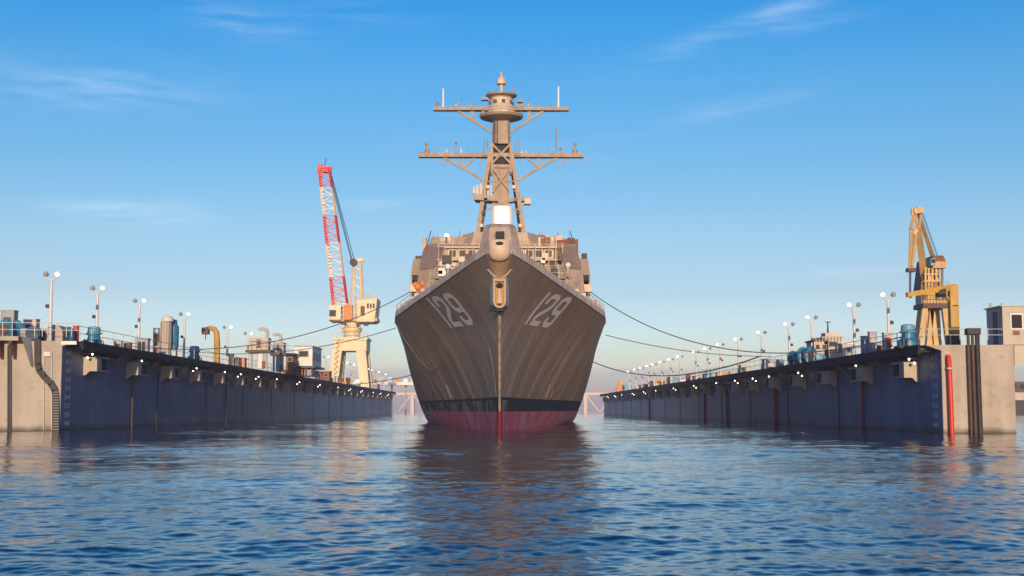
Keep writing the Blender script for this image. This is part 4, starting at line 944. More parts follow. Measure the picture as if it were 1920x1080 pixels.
MB().lathe((cx + .3, YC + 3, 0), [(1.9, c_(0, 636).z), (1.9, c_(0, 622).z), (2.3, c_(0, 619).z), (2.3, c_(0, 614).z), (1.7, c_(0, 611).z), (1.7, c_(0, 600).z)], 20).build('slewing_column', 'crane', cl_, smooth=True)
l_, r_ = c_(617, 602), c_(707, 596); MB().box(l_.x, r_.x, YC, YC + 7, l_.z, r_.z).build('slewing_platform', 'craneR', cl_)
l_, r_ = c_(618, 600), c_(640, 573); cb = MB().box(l_.x, r_.x, YC - 1, YC + 3, l_.z, r_.z).build('operator_cab', 'crane', cl_)
l_, r_ = c_(618.5, 594), c_(631, 582); MB().box(l_.x, r_.x, YC - 1.08, YC - 1.0, l_.z, r_.z).build('cab_window', 'glass', cb)
l_, r_ = c_(668, 604), c_(708, 563)
MB().hexa([(l_.x, YC - .5, l_.z), (r_.x - .6, YC - .5, l_.z), (r_.x - .6, YC + 8, l_.z), (l_.x, YC + 8, l_.z), (l_.x, YC - .5, r_.z), (r_.x, YC - .5, r_.z + .5), (r_.x, YC + 8, r_.z + .5), (l_.x, YC + 8, r_.z)]).build('machinery_house', 'crane', cl_, bevel=.15)
def rail(p0, p1, h, n, par, mk='crane', r=.06):
    m = MB()
    for k in range(n + 1): q = p0.lerp(p1, k / n); m.tube([q, q + Vector((0, 0, h))], r, 4)
    for f in (.5, 1): m.tube([p0 + Vector((0, 0, h * f)), p1 + Vector((0, 0, h * f))], r * .8, 4)
    return m.build('handrail', mk, par)
rail(c_(668, 562.5, -.5), c_(708, 558, -.5), 1.0, 8, cl_); rail(c_(617, 572, -1), c_(640, 572, -1), 1.0, 5, cl_); rail(c_(640, 596, -1.5), c_(668, 596, -1.5), 1.1, 6, cl_)
l_, r_ = c_(676, 592, -.55), c_(684, 574, -.55); MB().box(l_.x, r_.x, l_.y - .06, l_.y, l_.z, r_.z).build('house_door', 'brown', cl_)
for k in range(3): l_, r_ = c_(688 + k * 5.5, 578, -.55), c_(691.5 + k * 5.5, 569, -.55); MB().box(l_.x, r_.x, l_.y - .05, l_.y, l_.z, r_.z).build('vent_louvre', 'dark', cl_)
m = MB()
for k in range(16):     # zig-zag access stairs on the left portal leg
    p0, p1 = c_(624 + (k % 2) * 7 + k * .45, 712 - k * 5, -1.6), c_(631 - (k % 2) * 7 + k * .45, 707 - k * 5, -1.6); m.bar(p0, p1, .22, .12)
m.build('access_stairs', 'craneR', cl_)
m = MB()
for a_px in (636, 648, 663, 676): m.bar(c_(a_px, 612, 1), c_(a_px + (655 - a_px) * .5, 622, 1), .28)
m.build('slewing_brace', 'craneR', cl_)
for px, py, mk in ((643, 606, 'dark'), (672, 607, 'brown'), (686, 608, 'dark')): q = c_(px, py, -.5); MB().box(q.x - .5, q.x + .5, q.y, q.y + 1, q.z - .3, q.z + .3).build('drive_motor', mk, cl_)
for k in range(5): q = c_(620 + k * 17, 600, -.4); MB().box(q.x - .35, q.x + .35, q.y - .02, q.y + .3, q.z - .1, q.z + .5).build('junction_box', ['dark', 'grey', 'orange'][k % 3], cl_)
l_, r_ = c_(645, 600), c_(662, 572); MB().box(l_.x, r_.x, YC - 1.2, YC + .2, l_.z, r_.z).build('winch_frame', 'orange', cl_)
a_, b_ = c_(641, 596, 1), c_(608, 316, -4)
bp_ = None
for mm, mk in lattice(None, None, a_, b_, 3.3, 2.3, 2.2, [('boomwhite', 0, .07), ('boomred', .07, .27), ('boomwhite', .27, .48), ('boomred', .48, .69), ('boomwhite', .69, .88), ('boomred', .88, 1)], 22):
    mm.build('boom_section', mk, cl_)
# solid-looking walkway side of the boom
d = (b_ - a_)
for mk, t0, t1 in [('boomwhite', 0, .07), ('boomred', .07, .27), ('boomwhite', .27, .48), ('boomred', .48, .69), ('boomwhite', .69, .88), ('boomred', .88, 1)]:
    m = MB(); n_ = max(3, int((t1 - t0) * 50))
    for k in range(n_):
        p = a_ + d * (t0 + (t1 - t0) * (k + .5) / n_); m.box(p.x - 1.75 + .5 * t0, p.x - .95 + .4 * t0, p.y - 1.25, p.y - 1.1, p.z - .26, p.z + .22 - .05 * (k % 3))
    m.build('boom_walkway', mk, cl_)
MB().box(b_.x - .4, b_.x + 1.6, b_.y - .8, b_.y + .8, b_.z - .9, b_.z + .4).build('boom_head', 'boomred', cl_)
MB().box(b_.x - 1.5, b_.x - .5, b_.y - .6, b_.y + .6, b_.z - 1.0, b_.z + .9).build('boom_head', 'boomred', cl_)
MB().tube([b_, b_ + Vector((.4, 0, 2.4))], .08, 5).build('boom_light', 'dark', cl_)
m = MB()
for p0, p1 in (((667, 600), (664, 490)), ((681, 600), (676, 488)), ((655, 600), (663, 490))):
    m.bar(c_(*p0, 5), c_(*p1, 4), .6 if p0[0] > 670 else .3)
for k in range(6):
    m.bar(c_(662 + 3, 500 + k * 17, 4), c_(678, 508 + k * 17, 4), .2)
m.bar(c_(658, 489, 4), c_(682, 487, 4), .9, .7); m.build('gantry_mast', 'crane', cl_)
MB().lathe(c_(663, 492, 3.5), [(.1, -.5), (.9, -.45), (.9, .45), (.1, .5)], 12, 'Y').build('gantry_sheave', 'dark', cl_)
for k, (p0, p1) in enumerate((((619, 322), (661, 490)), ((622, 330), (665, 490)), ((616, 320), (659, 489)))): MB().tube([c_(*p0, -4), c_(*p1, 3.5)], .09, 5).build('pendant_rope', 'navy', cl_)

# ------------------------------------------------------------------ right level-luffing crane on the quay behind the right wing
YC = 150.0
cx = at(1752, 640, YC).x
quay = MB().box(cx - 9, cx + 5.2, YC - 8, YC + 60, -2, 6.2).build('quay', 'deck'); tag(quay, 'dark quay behind the right dock wing carrying the tan crane', kind='structure')
cr2 = thing('luffing_crane', 'tan level-luffing crane with a folded jib behind the right dock', 'crane', (cx, YC, 6.2))
gz = 6.2
for px0, px1, dy in ((1718, 1734, 0), (1783, 1770, 0), (1726, 1738, 2.6), (1775, 1766, 2.6)):
    f, t_ = c_(px0, 650), c_(px1, 574); MB().bar((f.x, YC + dy, gz), (t_.x, YC + dy * .8, t_.z), .62, .62).build('portal_leg', 'craneR', cr2)
m = MB(); f1, f2, t_ = c_(1740, 640), c_(1764, 640), c_(1752, 580); m.bar((f1.x, YC + 1, gz), (t_.x, YC + 1, t_.z), .5); m.bar((f2.x, YC + 1, gz), (t_.x, YC + 1, t_.z), .5)
f1 = c_(1752, 640); m.add([(f1.x - .9, YC + 1.2, gz), (f1.x + 1.2, YC + 1.2, gz), (t_.x + .4, YC + 1.2, t_.z), (t_.x - .4, YC + 1.2, t_.z), (f1.x - .9, YC + 1.5, gz), (f1.x + 1.2, YC + 1.5, gz), (t_.x + .4, YC + 1.5, t_.z), (t_.x - .4, YC + 1.5, t_.z)], [(0, 1, 2, 3), (7, 6, 5, 4), (0, 3, 7, 4), (1, 5, 6, 2)]); m.build('portal_bracing', 'craneR', cr2)
l_, r_ = c_(1728, 578), c_(1782, 569); MB().box(l_.x, r_.x, YC - .6, YC + 3, l_.z, r_.z).build('portal_ring', 'brown', cr2)
l_, r_ = c_(1729, 569), c_(1780, 545); MB().box(l_.x, r_.x, YC - .3, YC + 2.4, l_.z + .003, r_.z).build('slewing_base', 'craneR', cr2)
# tower body with cab and machinery floor
m = MB(); 
for px in (1735, 1741, 1748, 1755, 1762): m.bar(c_(px, 545), c_(px, 500), .22)
for py in (540, 527, 514, 503): m.bar(c_(1732, py), c_(1764, py), .16)
m.build('tower_frame', 'craneR', cr2)
l_, r_ = c_(1738, 545), c_(1762, 503); MB().box(l_.x, r_.x, YC + 1, YC + 2.2, l_.z, r_.z).build('tower_core', 'ship2', cr2)
l_, r_ = c_(1727, 548), c_(1741, 486); MB().hexa([(l_.x, YC + .4, l_.z), (r_.x, YC + .4, l_.z), (r_.x, YC + 3, l_.z), (l_.x, YC + 3, l_.z), (l_.x + .55, YC + .4, r_.z), (r_.x, YC + .4, r_.z), (r_.x, YC + 3, r_.z), (l_.x + .55, YC + 3, r_.z)]).build('counterweight_frame', 'brown', cr2)
l_, r_ = c_(1745, 503), c_(1772, 491); MB().box(l_.x, r_.x, YC - .5, YC + 2, l_.z, r_.z).build('machinery_house', 'craneR', cr2)
l_, t2 = c_(1743, 491), c_(1757, 480); q = c_(1771, 491); MB().prism_y([(l_.x, l_.z), (q.x, q.z), (t2.x + .5, t2.z), (t2.x - .6, t2.z)], YC - .55, YC + 2.1).build('house_roof', 'rust', cr2)
l_, r_ = c_(1738, 500), c_(1747, 487); cb = MB().box(l_.x, r_.x, YC - 1.4, YC, l_.z, r_.z).build('operator_cab', 'blue2', cr2); MB().box(l_.x + .06, r_.x - .06, YC - 1.46, YC - 1.4, l_.z + .3, r_.z - .08).build('cab_window', 'glass', cb)
MB().bar(c_(1733, 516, 1), c_(1721, 425, -3), .78, .7, .75).build('jib_arm', 'craneR', cr2)
m = MB(); m.bar(c_(1747, 482, 2), c_(1722, 402, -3), .26); m.bar(c_(1752, 482, 3), c_(1724, 400, -2), .16); m.build('luffing_strut', 'craneR', cr2)
m = MB(); m.bar(c_(1719, 430, -3), c_(1715, 395, -3.4), .26); m.bar(c_(1723, 428, -3), c_(1727, 395, -3.4), .22); m.bar(c_(1712, 397, -3.4), c_(1729, 395, -3.4), .9, .6); m.bar(c_(1711, 391, -3.4), c_(1711, 403, -3.4), .3); m.bar(c_(1722, 388, -3.4), c_(1722, 400, -3.4), .35); m.build('jib_head', 'craneR', cr2)
m = MB(); m.bar(c_(1714, 402, -3.4), c_(1707, 430, -4), .28); m.bar(c_(1718, 430, -4), c_(1713, 440, -4), .5); m.bar(c_(1716, 440, -4), c_(1709, 500, -4.4), .34); m.bar(c_(1706, 430, -4), c_(1704, 505, -4.4), .14); m.bar(c_(1711, 430, -4), c_(1706, 500, -4.4), .12); m.build('fly_jib', 'craneR', cr2)
l_, r_ = c_(1700, 510, -4.4), c_(1715, 503, -4.4); MB().box(l_.x, r_.x, YC - 4.9, YC - 4.0, l_.z, r_.z).build('jib_sheave_block', 'brown', cr2)
MB().tube([c_(1706.5, 508, -4.4), c_(1706.5, 548, -4.4)], .13, 5).build('hoist_rope', 'navy', cr2)
p = c_(1706.5, 548, -4.4); MB().lathe((p.x, p.y, p.z - .4), [(.05, -.25), (.25, -.1), (.3, .2), (.15, .45)], 10).build('hook_block', 'navy', cr2, smooth=True)
l_, r_ = c_(1763, 652), c_(1774, 612); MB().lathe((c_(1768, 640).x, YC - 1, gz), [(.35, 0), (.35, 1.6), (.2, 2.0), (.05, 2.05)], 12).build('drive_cabinet', 'navy', cr2)

rail(c_(1729, 545, -.3), c_(1780, 545, -.3), 1.0, 9, cr2, 'craneR', .035); rail(c_(1728, 569, -.6), c_(1782, 569, -.6), 1.0, 9, cr2, 'craneR', .035); rail(c_(1764, 503, -.5), c_(1773, 503, -.5), .9, 4, cr2, 'craneR', .035)
m = MB()
for s0 in (1765.5, 1768): m.tube([c_(s0, 545, -.2), c_(s0, 503, -.2)], .04, 4)
for k in range(14): m.tube([c_(1765.5, 545 - k * 3, -.2), c_(1768, 545 - k * 3, -.2)], .03, 4)
m.build('ladder', 'dark', cr2)
m = MB()
for k in range(8): m.bar(c_(1734 - 1.4 * k, 508 - k * 10, .2), c_(1728 - 1.2 * k, 503 - k * 10, .2), .07) 
m.build('jib_lacing', 'brown', cr2)
for px, py, mk in ((1750, 508, 'dark'), (1757, 515, 'navy'), (1744, 522, 'pale'), (1759, 530, 'dark'), (1748, 536, 'rust'), (1738, 512, 'dark')): q = c_(px, py, .1); MB().box(q.x - .28, q.x + .28, q.y, q.y + .5, q.z - .3, q.z + .3).build('machine_box', mk, cr2)
for k, (p0, p1) in enumerate((((1757, 482), (1727, 396)), ((1760, 484), (1729, 396)))): MB().tube([c_(*p0, 1), c_(*p1, -3.4)], .03, 4).build('stay_rope', 'dark', cr2)
for k, px in enumerate((1733, 1742, 1757, 1769, 1776)): q = c_(px, 556, -.33); MB().box(q.x - .22, q.x + .22, q.y - .03, q.y + .05, q.z - .4, q.z + .4).build('access_panel', ['brown', 'craneR', 'dark'][k % 3], cr2)
# ochre davit crane on the right wing
YD = 90.0
p = at(1789, 640, YD)
dv = thing('davit_crane', 'ochre yellow box-section davit crane in front of the tan crane', 'davit', (p.x, YD, rzd))
l_, r_ = at(1784, 637, YD), at(1797, 534, YD); MB().box(l_.x, r_.x, YD, YD + .6, rzd + .001, r_.z).build('column', 'yellow', dv, bevel=.05)
a, b_ = at(1794, 537, YD), at(1721, 547, YD - 3); MB().bar((a.x, YD + .3, a.z), (b_.x, YD - .6, b_.z), .38, .42, .75).build('jib', 'yellow', dv)
MB().bar(at(1783, 567, YD + .3), at(1766, 545, YD), .16).build('jib_brace', 'yellow', dv)
p = at(1765, 548, YD); MB().lathe((p.x, YD + .1, p.z), [(.1, -.3), (.32, -.28), (.32, .28), (.1, .3)], 12, 'X').build('hoist_winch', 'dark', dv, smooth=True)
l_, r_ = at(1780, 637, YD), at(1800, 628, YD); MB().box(l_.x, r_.x, YD - .1, YD + .7, rzd + .001, r_.z).build('pedestal', 'dark', dv)
MB().lathe((at(1791, 572, YD).x, YD + .3, at(0, 572, YD).z), [(.3, -.05), (.36, -.03), (.36, .03), (.3, .05)], 12).build('collar', 'brown', dv)
# yellow gooseneck davit on the left wing
YD = 138.0; pp = [at(407, 676, YD), at(407, 640, YD), at(406, 624, YD), at(402, 617, YD), at(394, 615, YD), at(384, 617, YD)]
dv = thing('davit_crane', 'ochre gooseneck davit crane standing on the left dock deck', 'davit', (pp[0].x, YD, lzd))
pp[0].z = lzd; MB().tube(pp, [.34, .32, .30, .27, .23, .18], 8).build('column', 'yellow', dv, smooth=True)
MB().box(pp[5].x - .25, pp[5].x + .45, YD - .4, YD + .4, pp[5].z - .55, pp[5].z + .15).build('hoist_winch', 'brown', dv); MB().tube([pp[5] + Vector((.1, 0, -.5)), pp[5] + Vector((.1, 0, -1.1))], .05, 5).build('hook', 'dark', dv)

# ------------------------------------------------------------------ deck machinery
def capstan(px, Y, z0, h, label):
    x = at(px, 640, Y).x; t = thing('capstan', label, 'capstan', (x, Y, z0), 'blue capstans')
    MB().box(x - .5 * h, x + .5 * h, Y - .4 * h, Y + .4 * h, z0, z0 + .10 * h).build('base_plate', 'dark', t)
    MB().lathe((x, Y, z0), [(.46 * h, .1 * h), (.44 * h, .32 * h), (.30 * h, .42 * h), (.26 * h, .62 * h)], 18).build('drum', 'blue', t, smooth=True)
    MB().lathe((x, Y, z0), [(.26 * h, .62 * h), (.36 * h, .66 * h), (.36 * h, .70 * h), (.27 * h, .74 * h)], 18).build('flange', 'blue2', t, smooth=True)
    MB().lathe((x, Y, z0), [(.28 * h, .74 * h), (.30 * h, .78 * h), (.27 * h, .97 * h), (.18 * h, h)], 18).build('cap', 'blue2', t, smooth=True)
    for s_ in (-1, 1): MB().box(x + s_ * .3 * h - .08, x + s_ * .3 * h + .08, Y - .46 * h, Y - .40 * h, z0 + .1 * h, z0 + .4 * h).build('gear_cover', 'navy', t)
    return t
capstan(176, 101, lzd, 1.65, 'blue capstan beside the second lamp post on the left dock')
capstan(365, 133, lzd, 1.7, 'pale blue capstan near the fourth lamp post on the left dock')
capstan(1703, 86, rzd, 1.55, 'blue capstan at the near end of the right dock')
capstan(1328, 188, rzd, 1.6, 'small far blue capstan midway along the right dock')
def winch(px, Y, z0, s, label, mats=('blue', 'grey'), face=1):
    x = at(px, 640, Y).x; t = thing('winch', label, 'winch', (x, Y, z0), 'mooring winches')
    MB().box(x - 1.0 * s, x + 1.2 * s, Y - .5 * s, Y + .6 * s, z0, z0 + .14 * s).build('bedplate', 'dark', t)
    MB().lathe((x, Y, z0 + .85 * s), [(.25 * s, -.6 * s), (.8 * s, -.58 * s), (.8 * s, -.48 * s), (.4 * s, -.46 * s), (.4 * s, .4 * s), (.8 * s, .42 * s), (.8 * s, .5 * s), (.25 * s, .52 * s)], 20, Vector((.55 * face, 1, 0))).build('drum', mats[0], t, smooth=True)
    MB().lathe((x - .33 * s * face, Y - .62 * s, z0 + .85 * s), [(.02, 0), (.4 * s, .02), (.4 * s, .06), (.02, .08)], 14, Vector((.55 * face, 1, 0))).build('drum_hub', 'rust', t, smooth=True)
    MB().box(x + .75 * s, x + 1.25 * s, Y - .3 * s, Y + .5 * s, z0 + .14 * s, z0 + 1.0 * s).build('gearbox', mats[1], t, bevel=.05)
    MB().lathe((x + 1.25 * s, Y, z0 + .6 * s), [(.28 * s, 0), (.28 * s, .5 * s), (.12 * s, .55 * s)], 12, 'X').build('motor', mats[0], t, smooth=True)
    return t
winch(20, 91.6, lzd, .95, 'blue winch with rusty hub at the left edge on the left dock')
winch(75, 94.5, lzd, .70, 'cream and blue winch behind the railing near the first lamp post', ('cream2', 'blue'))
winch(1492, 121, rzd, .85, 'large blue winch beside the grey lockers on the right dock', ('blue', 'blue'), -1)
winch(1512, 117, rzd, .95, 'blue covered winch nearest the cream deckhouse on the right dock', ('blue', 'blue2'), -1)
def cabinet(px, Y, z0, w, d, h, mk, label, cat='cabinet', vents=True, grp='cabinets and lockers on the dock decks', name='cabinet', door='dark'):
    x = at(px, 640, Y).x; t = thing(name, label, cat, (x, Y, z0), grp)
    MB().box(x - w / 2, x + w / 2, Y - d / 2, Y + d / 2, z0, z0 + h).build('housing', mk, t, bevel=.03)
    MB().box(x - w / 2 - .04, x + w / 2 + .04, Y - d / 2 - .04, Y + d / 2 + .04, z0 + h, z0 + h + .05).build('lid', mk, t)
    if vents: MB().box(x - w * .28, x + w * .28, Y - d / 2 - .025, Y - d / 2 - .004, z0 + h * .15, z0 + h * .8).build('door', door, t)
    return t
cabinet(16, 93.2, lzd, .95, .8, 2.25, 'grey', 'tall grey cabinet behind the left-edge winch', door='navy')
cabinet(58, 97, lzd, .95, .8, 1.9, 'cream2', 'cream machine cabinet right of the blue winch on the left dock', door='brown')
cabinet(90, 96.5, lzd, .8, .7, 1.1, 'navy', 'low navy cabinet behind the first lamp post on the left dock', door='blue')
cabinet(142, 95, lzd, .35, .35, 1.3, 'red', 'narrow red post box behind the railing of the left dock', 'post box', False)
cabinet(222, 106, lzd, .6, .5, .75, 'cream2', 'small cream box beyond the near blue capstan')
cabinet(240, 107.5, lzd, .6, .5, .7, 'rust', 'small rusty box beyond the near blue capstan')
cabinet(268, 113, lzd, 1.1, .9, 1.35, 'grey', 'grey cabinet at the foot of the third lamp post', door='black')
cabinet(432, 151, lzd, .8, .6, 1.6, 'navy', 'thin navy cabinet by the yellow gooseneck davit')
cabinet(445, 153, lzd, 2.0, 1.2, 1.25, 'orange', 'orange and cream basket crate beyond the fifth lamp post', 'crate', door='cream2', name='basket_crate')
cabinet(1622, 97, rzd, .55, .5, 1.35, 'grey', 'grey locker left of the pair beside the second right lamp post', door='blue')
cabinet(1636, 95, rzd, .55, .5, 1.55, 'grey', 'taller grey locker in front of the first right lamp post', door='cream2')
cabinet(1664, 91, rzd, .6, .5, 1.25, 'steel', 'steel locker with a red panel at the first right lamp post', door='red')
cabinet(1652, 93.5, rzd, .5, .4, .5, 'darkred', 'low dark red box between the right dock lockers', vents=False)
cabinet(1441, 138, rzd, 1.3, 1.0, 1.2, 'grey', 'pair-width grey locker beside the far lower mooring line', door='steel')
cabinet(1462, 133, rzd, .7, .6, 1.0, 'grey', 'grey locker left of the blue winches on the right dock', door='navy')
cabinet(1393, 153, rzd, 1.0, .8, 1.1, 'cream2', 'cream box at the foot of the sixth right lamp post')
cabinet(1300, 196, rzd, 1.1, .8, 1.2, 'cream2', 'cream box beside the far right capstan')
cabinet(1290, 203, rzd, .7, .8, 1.3, 'rust', 'rusty box left of the far right capstan')
cabinet(1238, 250, rzd, 2.6, 1.2, 1.7, 'yellow', 'ochre equipment skid far along the right dock', 'skid', door='brown', name='equipment_skid')
cabinet(1222, 262, rzd, 1.6, 1.0, 1.6, 'dark', 'dark generator beside the ochre skid on the right dock', 'generator', name='generator')
cabinet(1163, 338, rzd, 1.3, 1.0, 3.2, 'yellow', 'ochre post tower at the far end of the right dock', 'tower', vents=False, name='post_tower')
# cowl shaped cream tank near the left corner
x = at(104, 632, 92.5).x; t = thing('cowl_tank', 'rounded cream tank on saddles near the left dock corner', 'tank', (x, 92.5, lzd))
m = MB(); prof = [(-.62, .02)] + [(.62 * math.cos(a), .62 + .62 * math.sin(a)) for a in np.linspace(math.pi, 0, 11)] + [(.62, .02)]
m.prism_y([(x + a, lzd + b_) for a, b_ in prof], 92.1, 93.6).build('shell', 'cream', t, smooth=True)
MB().box(x - 1.2, x - .62, 92.2, 93.2, lzd, lzd + .75).build('pump', 'dark', t); MB().box(x - 1.25, x - .6, 92.15, 93.25, lzd + .75, lzd + .82).build('pump_lid', 'cream2', t)
MB().lathe((x + .35, 94, lzd), [(.45, 0), (.45, 1.0), (.2, 1.2)], 14).build('vessel', 'blue', t, smooth=True)
# winding drum with dark hoses
x = at(66, 620, 91).x; t = thing('hose_reel', 'dark hose reel at the top of the curved rail', 'hose reel', (x, 91, lzd)); MB().lathe((x, 90.5, lzd + .55), [(.1, 0), (.5, .02), (.5, .1), (.34, .12), (.34, .5), (.5, .52), (.5, .6), (.1, .62)], 16, 'Y').build('reel', 'navy', t, smooth=True)
MB().box(x - .4, x + .4, 90.5, 91.2, lzd, lzd + .12).build('stand', 'dark', t)
# cream silo with the blue tank and the stacked tower
YS = 120.0; x = at(311, 650, YS).x; sc = YS / FPX
t = thing('silo', 'tall cream fluted silo with a rounded cap on the left dock', 'silo', (x, YS, lzd))
MB().lathe((x, YS, lzd), [(.52, 0), (.52, 3.25), (.42, 3.3)], 14).build('shaft', 'cream', t); MB().lathe((x + .1, YS, lzd), [(.55, 3.3), (.55, 3.55), (.4, 3.75), (.1, 3.8)], 14).build('cap', 'pole', t, smooth=True)
for k in range(4): MB().box(x - .42 + k * .24, x - .36 + k * .24, YS - .60, YS - .5, lzd, lzd + 3.2).build('fin', 'cream2', t)
x = at(325, 650, YS + 1).x; t = thing('blue_tank', 'upright navy blue tank behind the cream silo', 'tank', (x, YS + 1, lzd)); MB().lathe((x, YS + 1, lzd), [(.42, .9), (.48, 1.0), (.48, 2.9), (.35, 3.05), (.3, 3.5), (.1, 3.55)], 14).build('vessel', 'blue', t, smooth=True)
for s_ in (-1, 1): MB().box(x + s_ * .3 - .06, x + s_ * .3 + .06, YS + .9, YS + 1.1, lzd, lzd + 1.0).build('leg', 'dark', t)
x = at(292, 650, YS).x; t = thing('scaffold_tower', 'narrow dark scaffold tower with red base left of the silo', 'tower', (x, YS, lzd)); m = MB()
for a in (-.22, .22):
    for b_ in (0, .44): m.bar((x + a, YS + b_, lzd), (x + a, YS + b_, lzd + 2.75), .07)
for k in range(7): m.box(x - .22, x + .22, YS, YS + .44, lzd + .35 + k * .38, lzd + .39 + k * .38)
m.build('frame', 'dark', t); MB().box(x - .2, x + .2, YS + .05, YS + .4, lzd + .05, lzd + 1.0).build('pump', 'red', t); MB().box(x - .18, x + .18, YS + .05, YS + .4, lzd + 1.1, lzd + 2.2).build('panel', 'rust', t)
# raised vent platforms
def vent_platform(px0, px1, Y, ztop, zmid, gpx, label, big):
    l_, r_ = at(px0, zmid, Y), at(px1, ztop, Y); t = thing('vent_house', label, 'vent house', ((l_.x + r_.x) / 2, Y, lzd), 'raised vent houses')
    MB().box(l_.x - .3, r_.x + .35, Y - .3, Y + 2.4, l_.z - .3, l_.z).build('platform', 'brown', t)
    MB().box(l_.x, r_.x, Y, Y + 2.0, l_.z + .002, r_.z).build('house', 'cream2' if big else 'grey', t)
    w = r_.x - l_.x
    MB().box(l_.x + w * .35, l_.x + w * .6, Y - .03, Y - .004, l_.z + .2, r_.z - .2).build('louvre', 'brown', t)
    for f in (.1, .9): MB().box(l_.x + w * f - .12, l_.x + w * f + .12, Y + .1, Y + .3, lzd, l_.z - .3).build('leg', 'grey', t)
    MB().lathe((l_.x + w * .55, Y + .6, lzd), [(.42, 0), (.42, l_.z - .3 - lzd)], 14).build('column', 'white' if big else 'grey', t, smooth=True)
    g0 = at(gpx, ztop, Y).x; zz = r_.z
    MB().tube([(g0, Y + .8, zz), (g0, Y + .8, zz + .65), (g0 - .1, Y + .8, zz + .9), (g0 - .4, Y + .8, zz + 1.02), (g0 - .9, Y + .8, zz + 1.0), (g0 - 1.0, Y + .8, zz + .85)], .18, 10).build('gooseneck_vent', 'cream2', t, smooth=True)
    m = MB()
    for hh in (.5, 1.0): m.tube([(l_.x - .3, Y - .3, l_.z + hh), (r_.x + .35, Y - .3, l_.z + hh), (r_.x + .35, Y + 2.4, l_.z + hh)], .03, 4)
    for k in range(6): xx = l_.x - .3 + (w + .65) * k / 5; m.tube([(xx, Y - .3, l_.z), (xx, Y - .3, l_.z + 1)], .03, 4)
    m.build('railing', 'pole', t); MB().box(l_.x + w * .7, l_.x + w * .85, Y - .2, Y + .1, lzd, lzd + .8).build('valve_box', 'rust', t)
vent_platform(468, 503, 150, 633, 656, 499, 'cream vent house raised on white columns on the left dock', True)
vent_platform(511, 532, 163, 642, 662, 525, 'smaller grey vent house beyond the cream one', False)
def deckhouse(px0, px1, Y, py0, py1, mk, dep, label, z0=lzd, nw=3, roof='grey', band=None):
    l_, r_ = at(px0, py0, Y), at(px1, py1, Y); t = thing('deckhouse', label, 'deckhouse', ((l_.x + r_.x) / 2, Y, z0), 'deckhouses and containers')
    MB().box(l_.x, r_.x, Y, Y + dep, l_.z if band else z0, r_.z).build('wall', mk, t)
    MB().box(l_.x - .12, r_.x + .12, Y - .12, Y + dep + .12, r_.z, r_.z + .14).build('roof', roof, t)
    w = r_.x - l_.x; h = r_.z - l_.z
    for k in range(nw):
        x = l_.x + w * (k + .5) / nw; f = MB().box(x - w / nw * .3, x + w / nw * .3, Y - .05, Y - .003, l_.z + h * .45, l_.z + h * .8).build('window', 'grey', t); MB().box(x - w / nw * .24, x + w / nw * .24, Y - .065, Y - .048, l_.z + h * .49, l_.z + h * .76).build('pane', 'glass', f)
    if band:
        MB().box(l_.x - .3, r_.x + .4, Y - .6, Y + dep, l_.z - .28, l_.z - .002).build('floor_slab', 'navy', t)
        for k in range(4): x = l_.x + w * k / 3; MB().box(x - .1, x + .1, Y - .4, Y - .2, z0, l_.z - .28).build('leg', 'brown', t)
        MB().box(l_.x, l_.x + w * .45, Y, Y + dep * .8, z0, l_.z - .45).build('container', 'orange', t)
        MB().box(l_.x + w * .55, r_.x, Y, Y + dep * .8, z0, l_.z - .5).build('container', 'grey', t)
    # side windows (inner side)
    sx_ = r_.x if l_.x < 0 else l_.x; s_ = 1 if l_.x < 0 else -1
    for k in range(3): yy = Y + dep * (k + .5) / 3; MB().box(sx_ + s_ * .003, sx_ + s_ * .05, yy - dep * .1, yy + dep * .1, l_.z + h * .35, l_.z + h * .75).build('side_window', 'glass', t)
    return t
deckhouse(552, 586, 182, 686, 650, 'white', 9, 'white two-level deckhouse with orange container below on the left dock', band=True, nw=1)
deckhouse(536, 551, 178, 690, 664, 'rust', 3, 'rusty container left of the white deckhouse', nw=1, roof='brown')
deckhouse(590, 618, 232, 714, 697, 'rust', 3, 'low rusty shed at the foot of the left crane', nw=2, roof='red')
deckhouse(1527, 1552, 118, 668, 640, 'cream2', 3, 'low cream deckhouse right of the blue winches on the right dock', rzd, 2, 'rust')
# cream ship's bridge-like deckhouse with radar mast on the right dock
t = deckhouse(1546, 1578, 118, 664, 634, 'cream2', 3, 'stepped cream deckhouse with a thin radar mast on the right dock', rzd, 1, 'cream2')
c = at(1555, 628, 119); MB().tube([(c.x, 119.5, c.z - .6), (c.x, 119.5, at(0, 603, 119).z)], [.14, .05], 6).build('radar_mast', 'dark', t); c2 = at(1555, 604, 119); MB().box(c2.x - .22, c2.x + .22, 119.4, 119.6, c2.z, c2.z + .08).build('radar_bar', 'dark', t)
c = at(1562, 630, 119); MB().box(c.x - .7, c.x + .5, 119, 120.6, c.z - .3, c.z + .3).build('upper_house', 'cream2', t)
m = MB()
for px in range(1530, 1592, 6): m.tube([at(px, 640, 117.7), at(px, 630, 117.7)], .03, 4)
m.build('roof_railing', 'pole', t)
deckhouse(1580, 1598, 113, 668, 646, 'cream2', 2.5, 'small cream hut beside the second right lamp post', rzd, 1, 'pole')
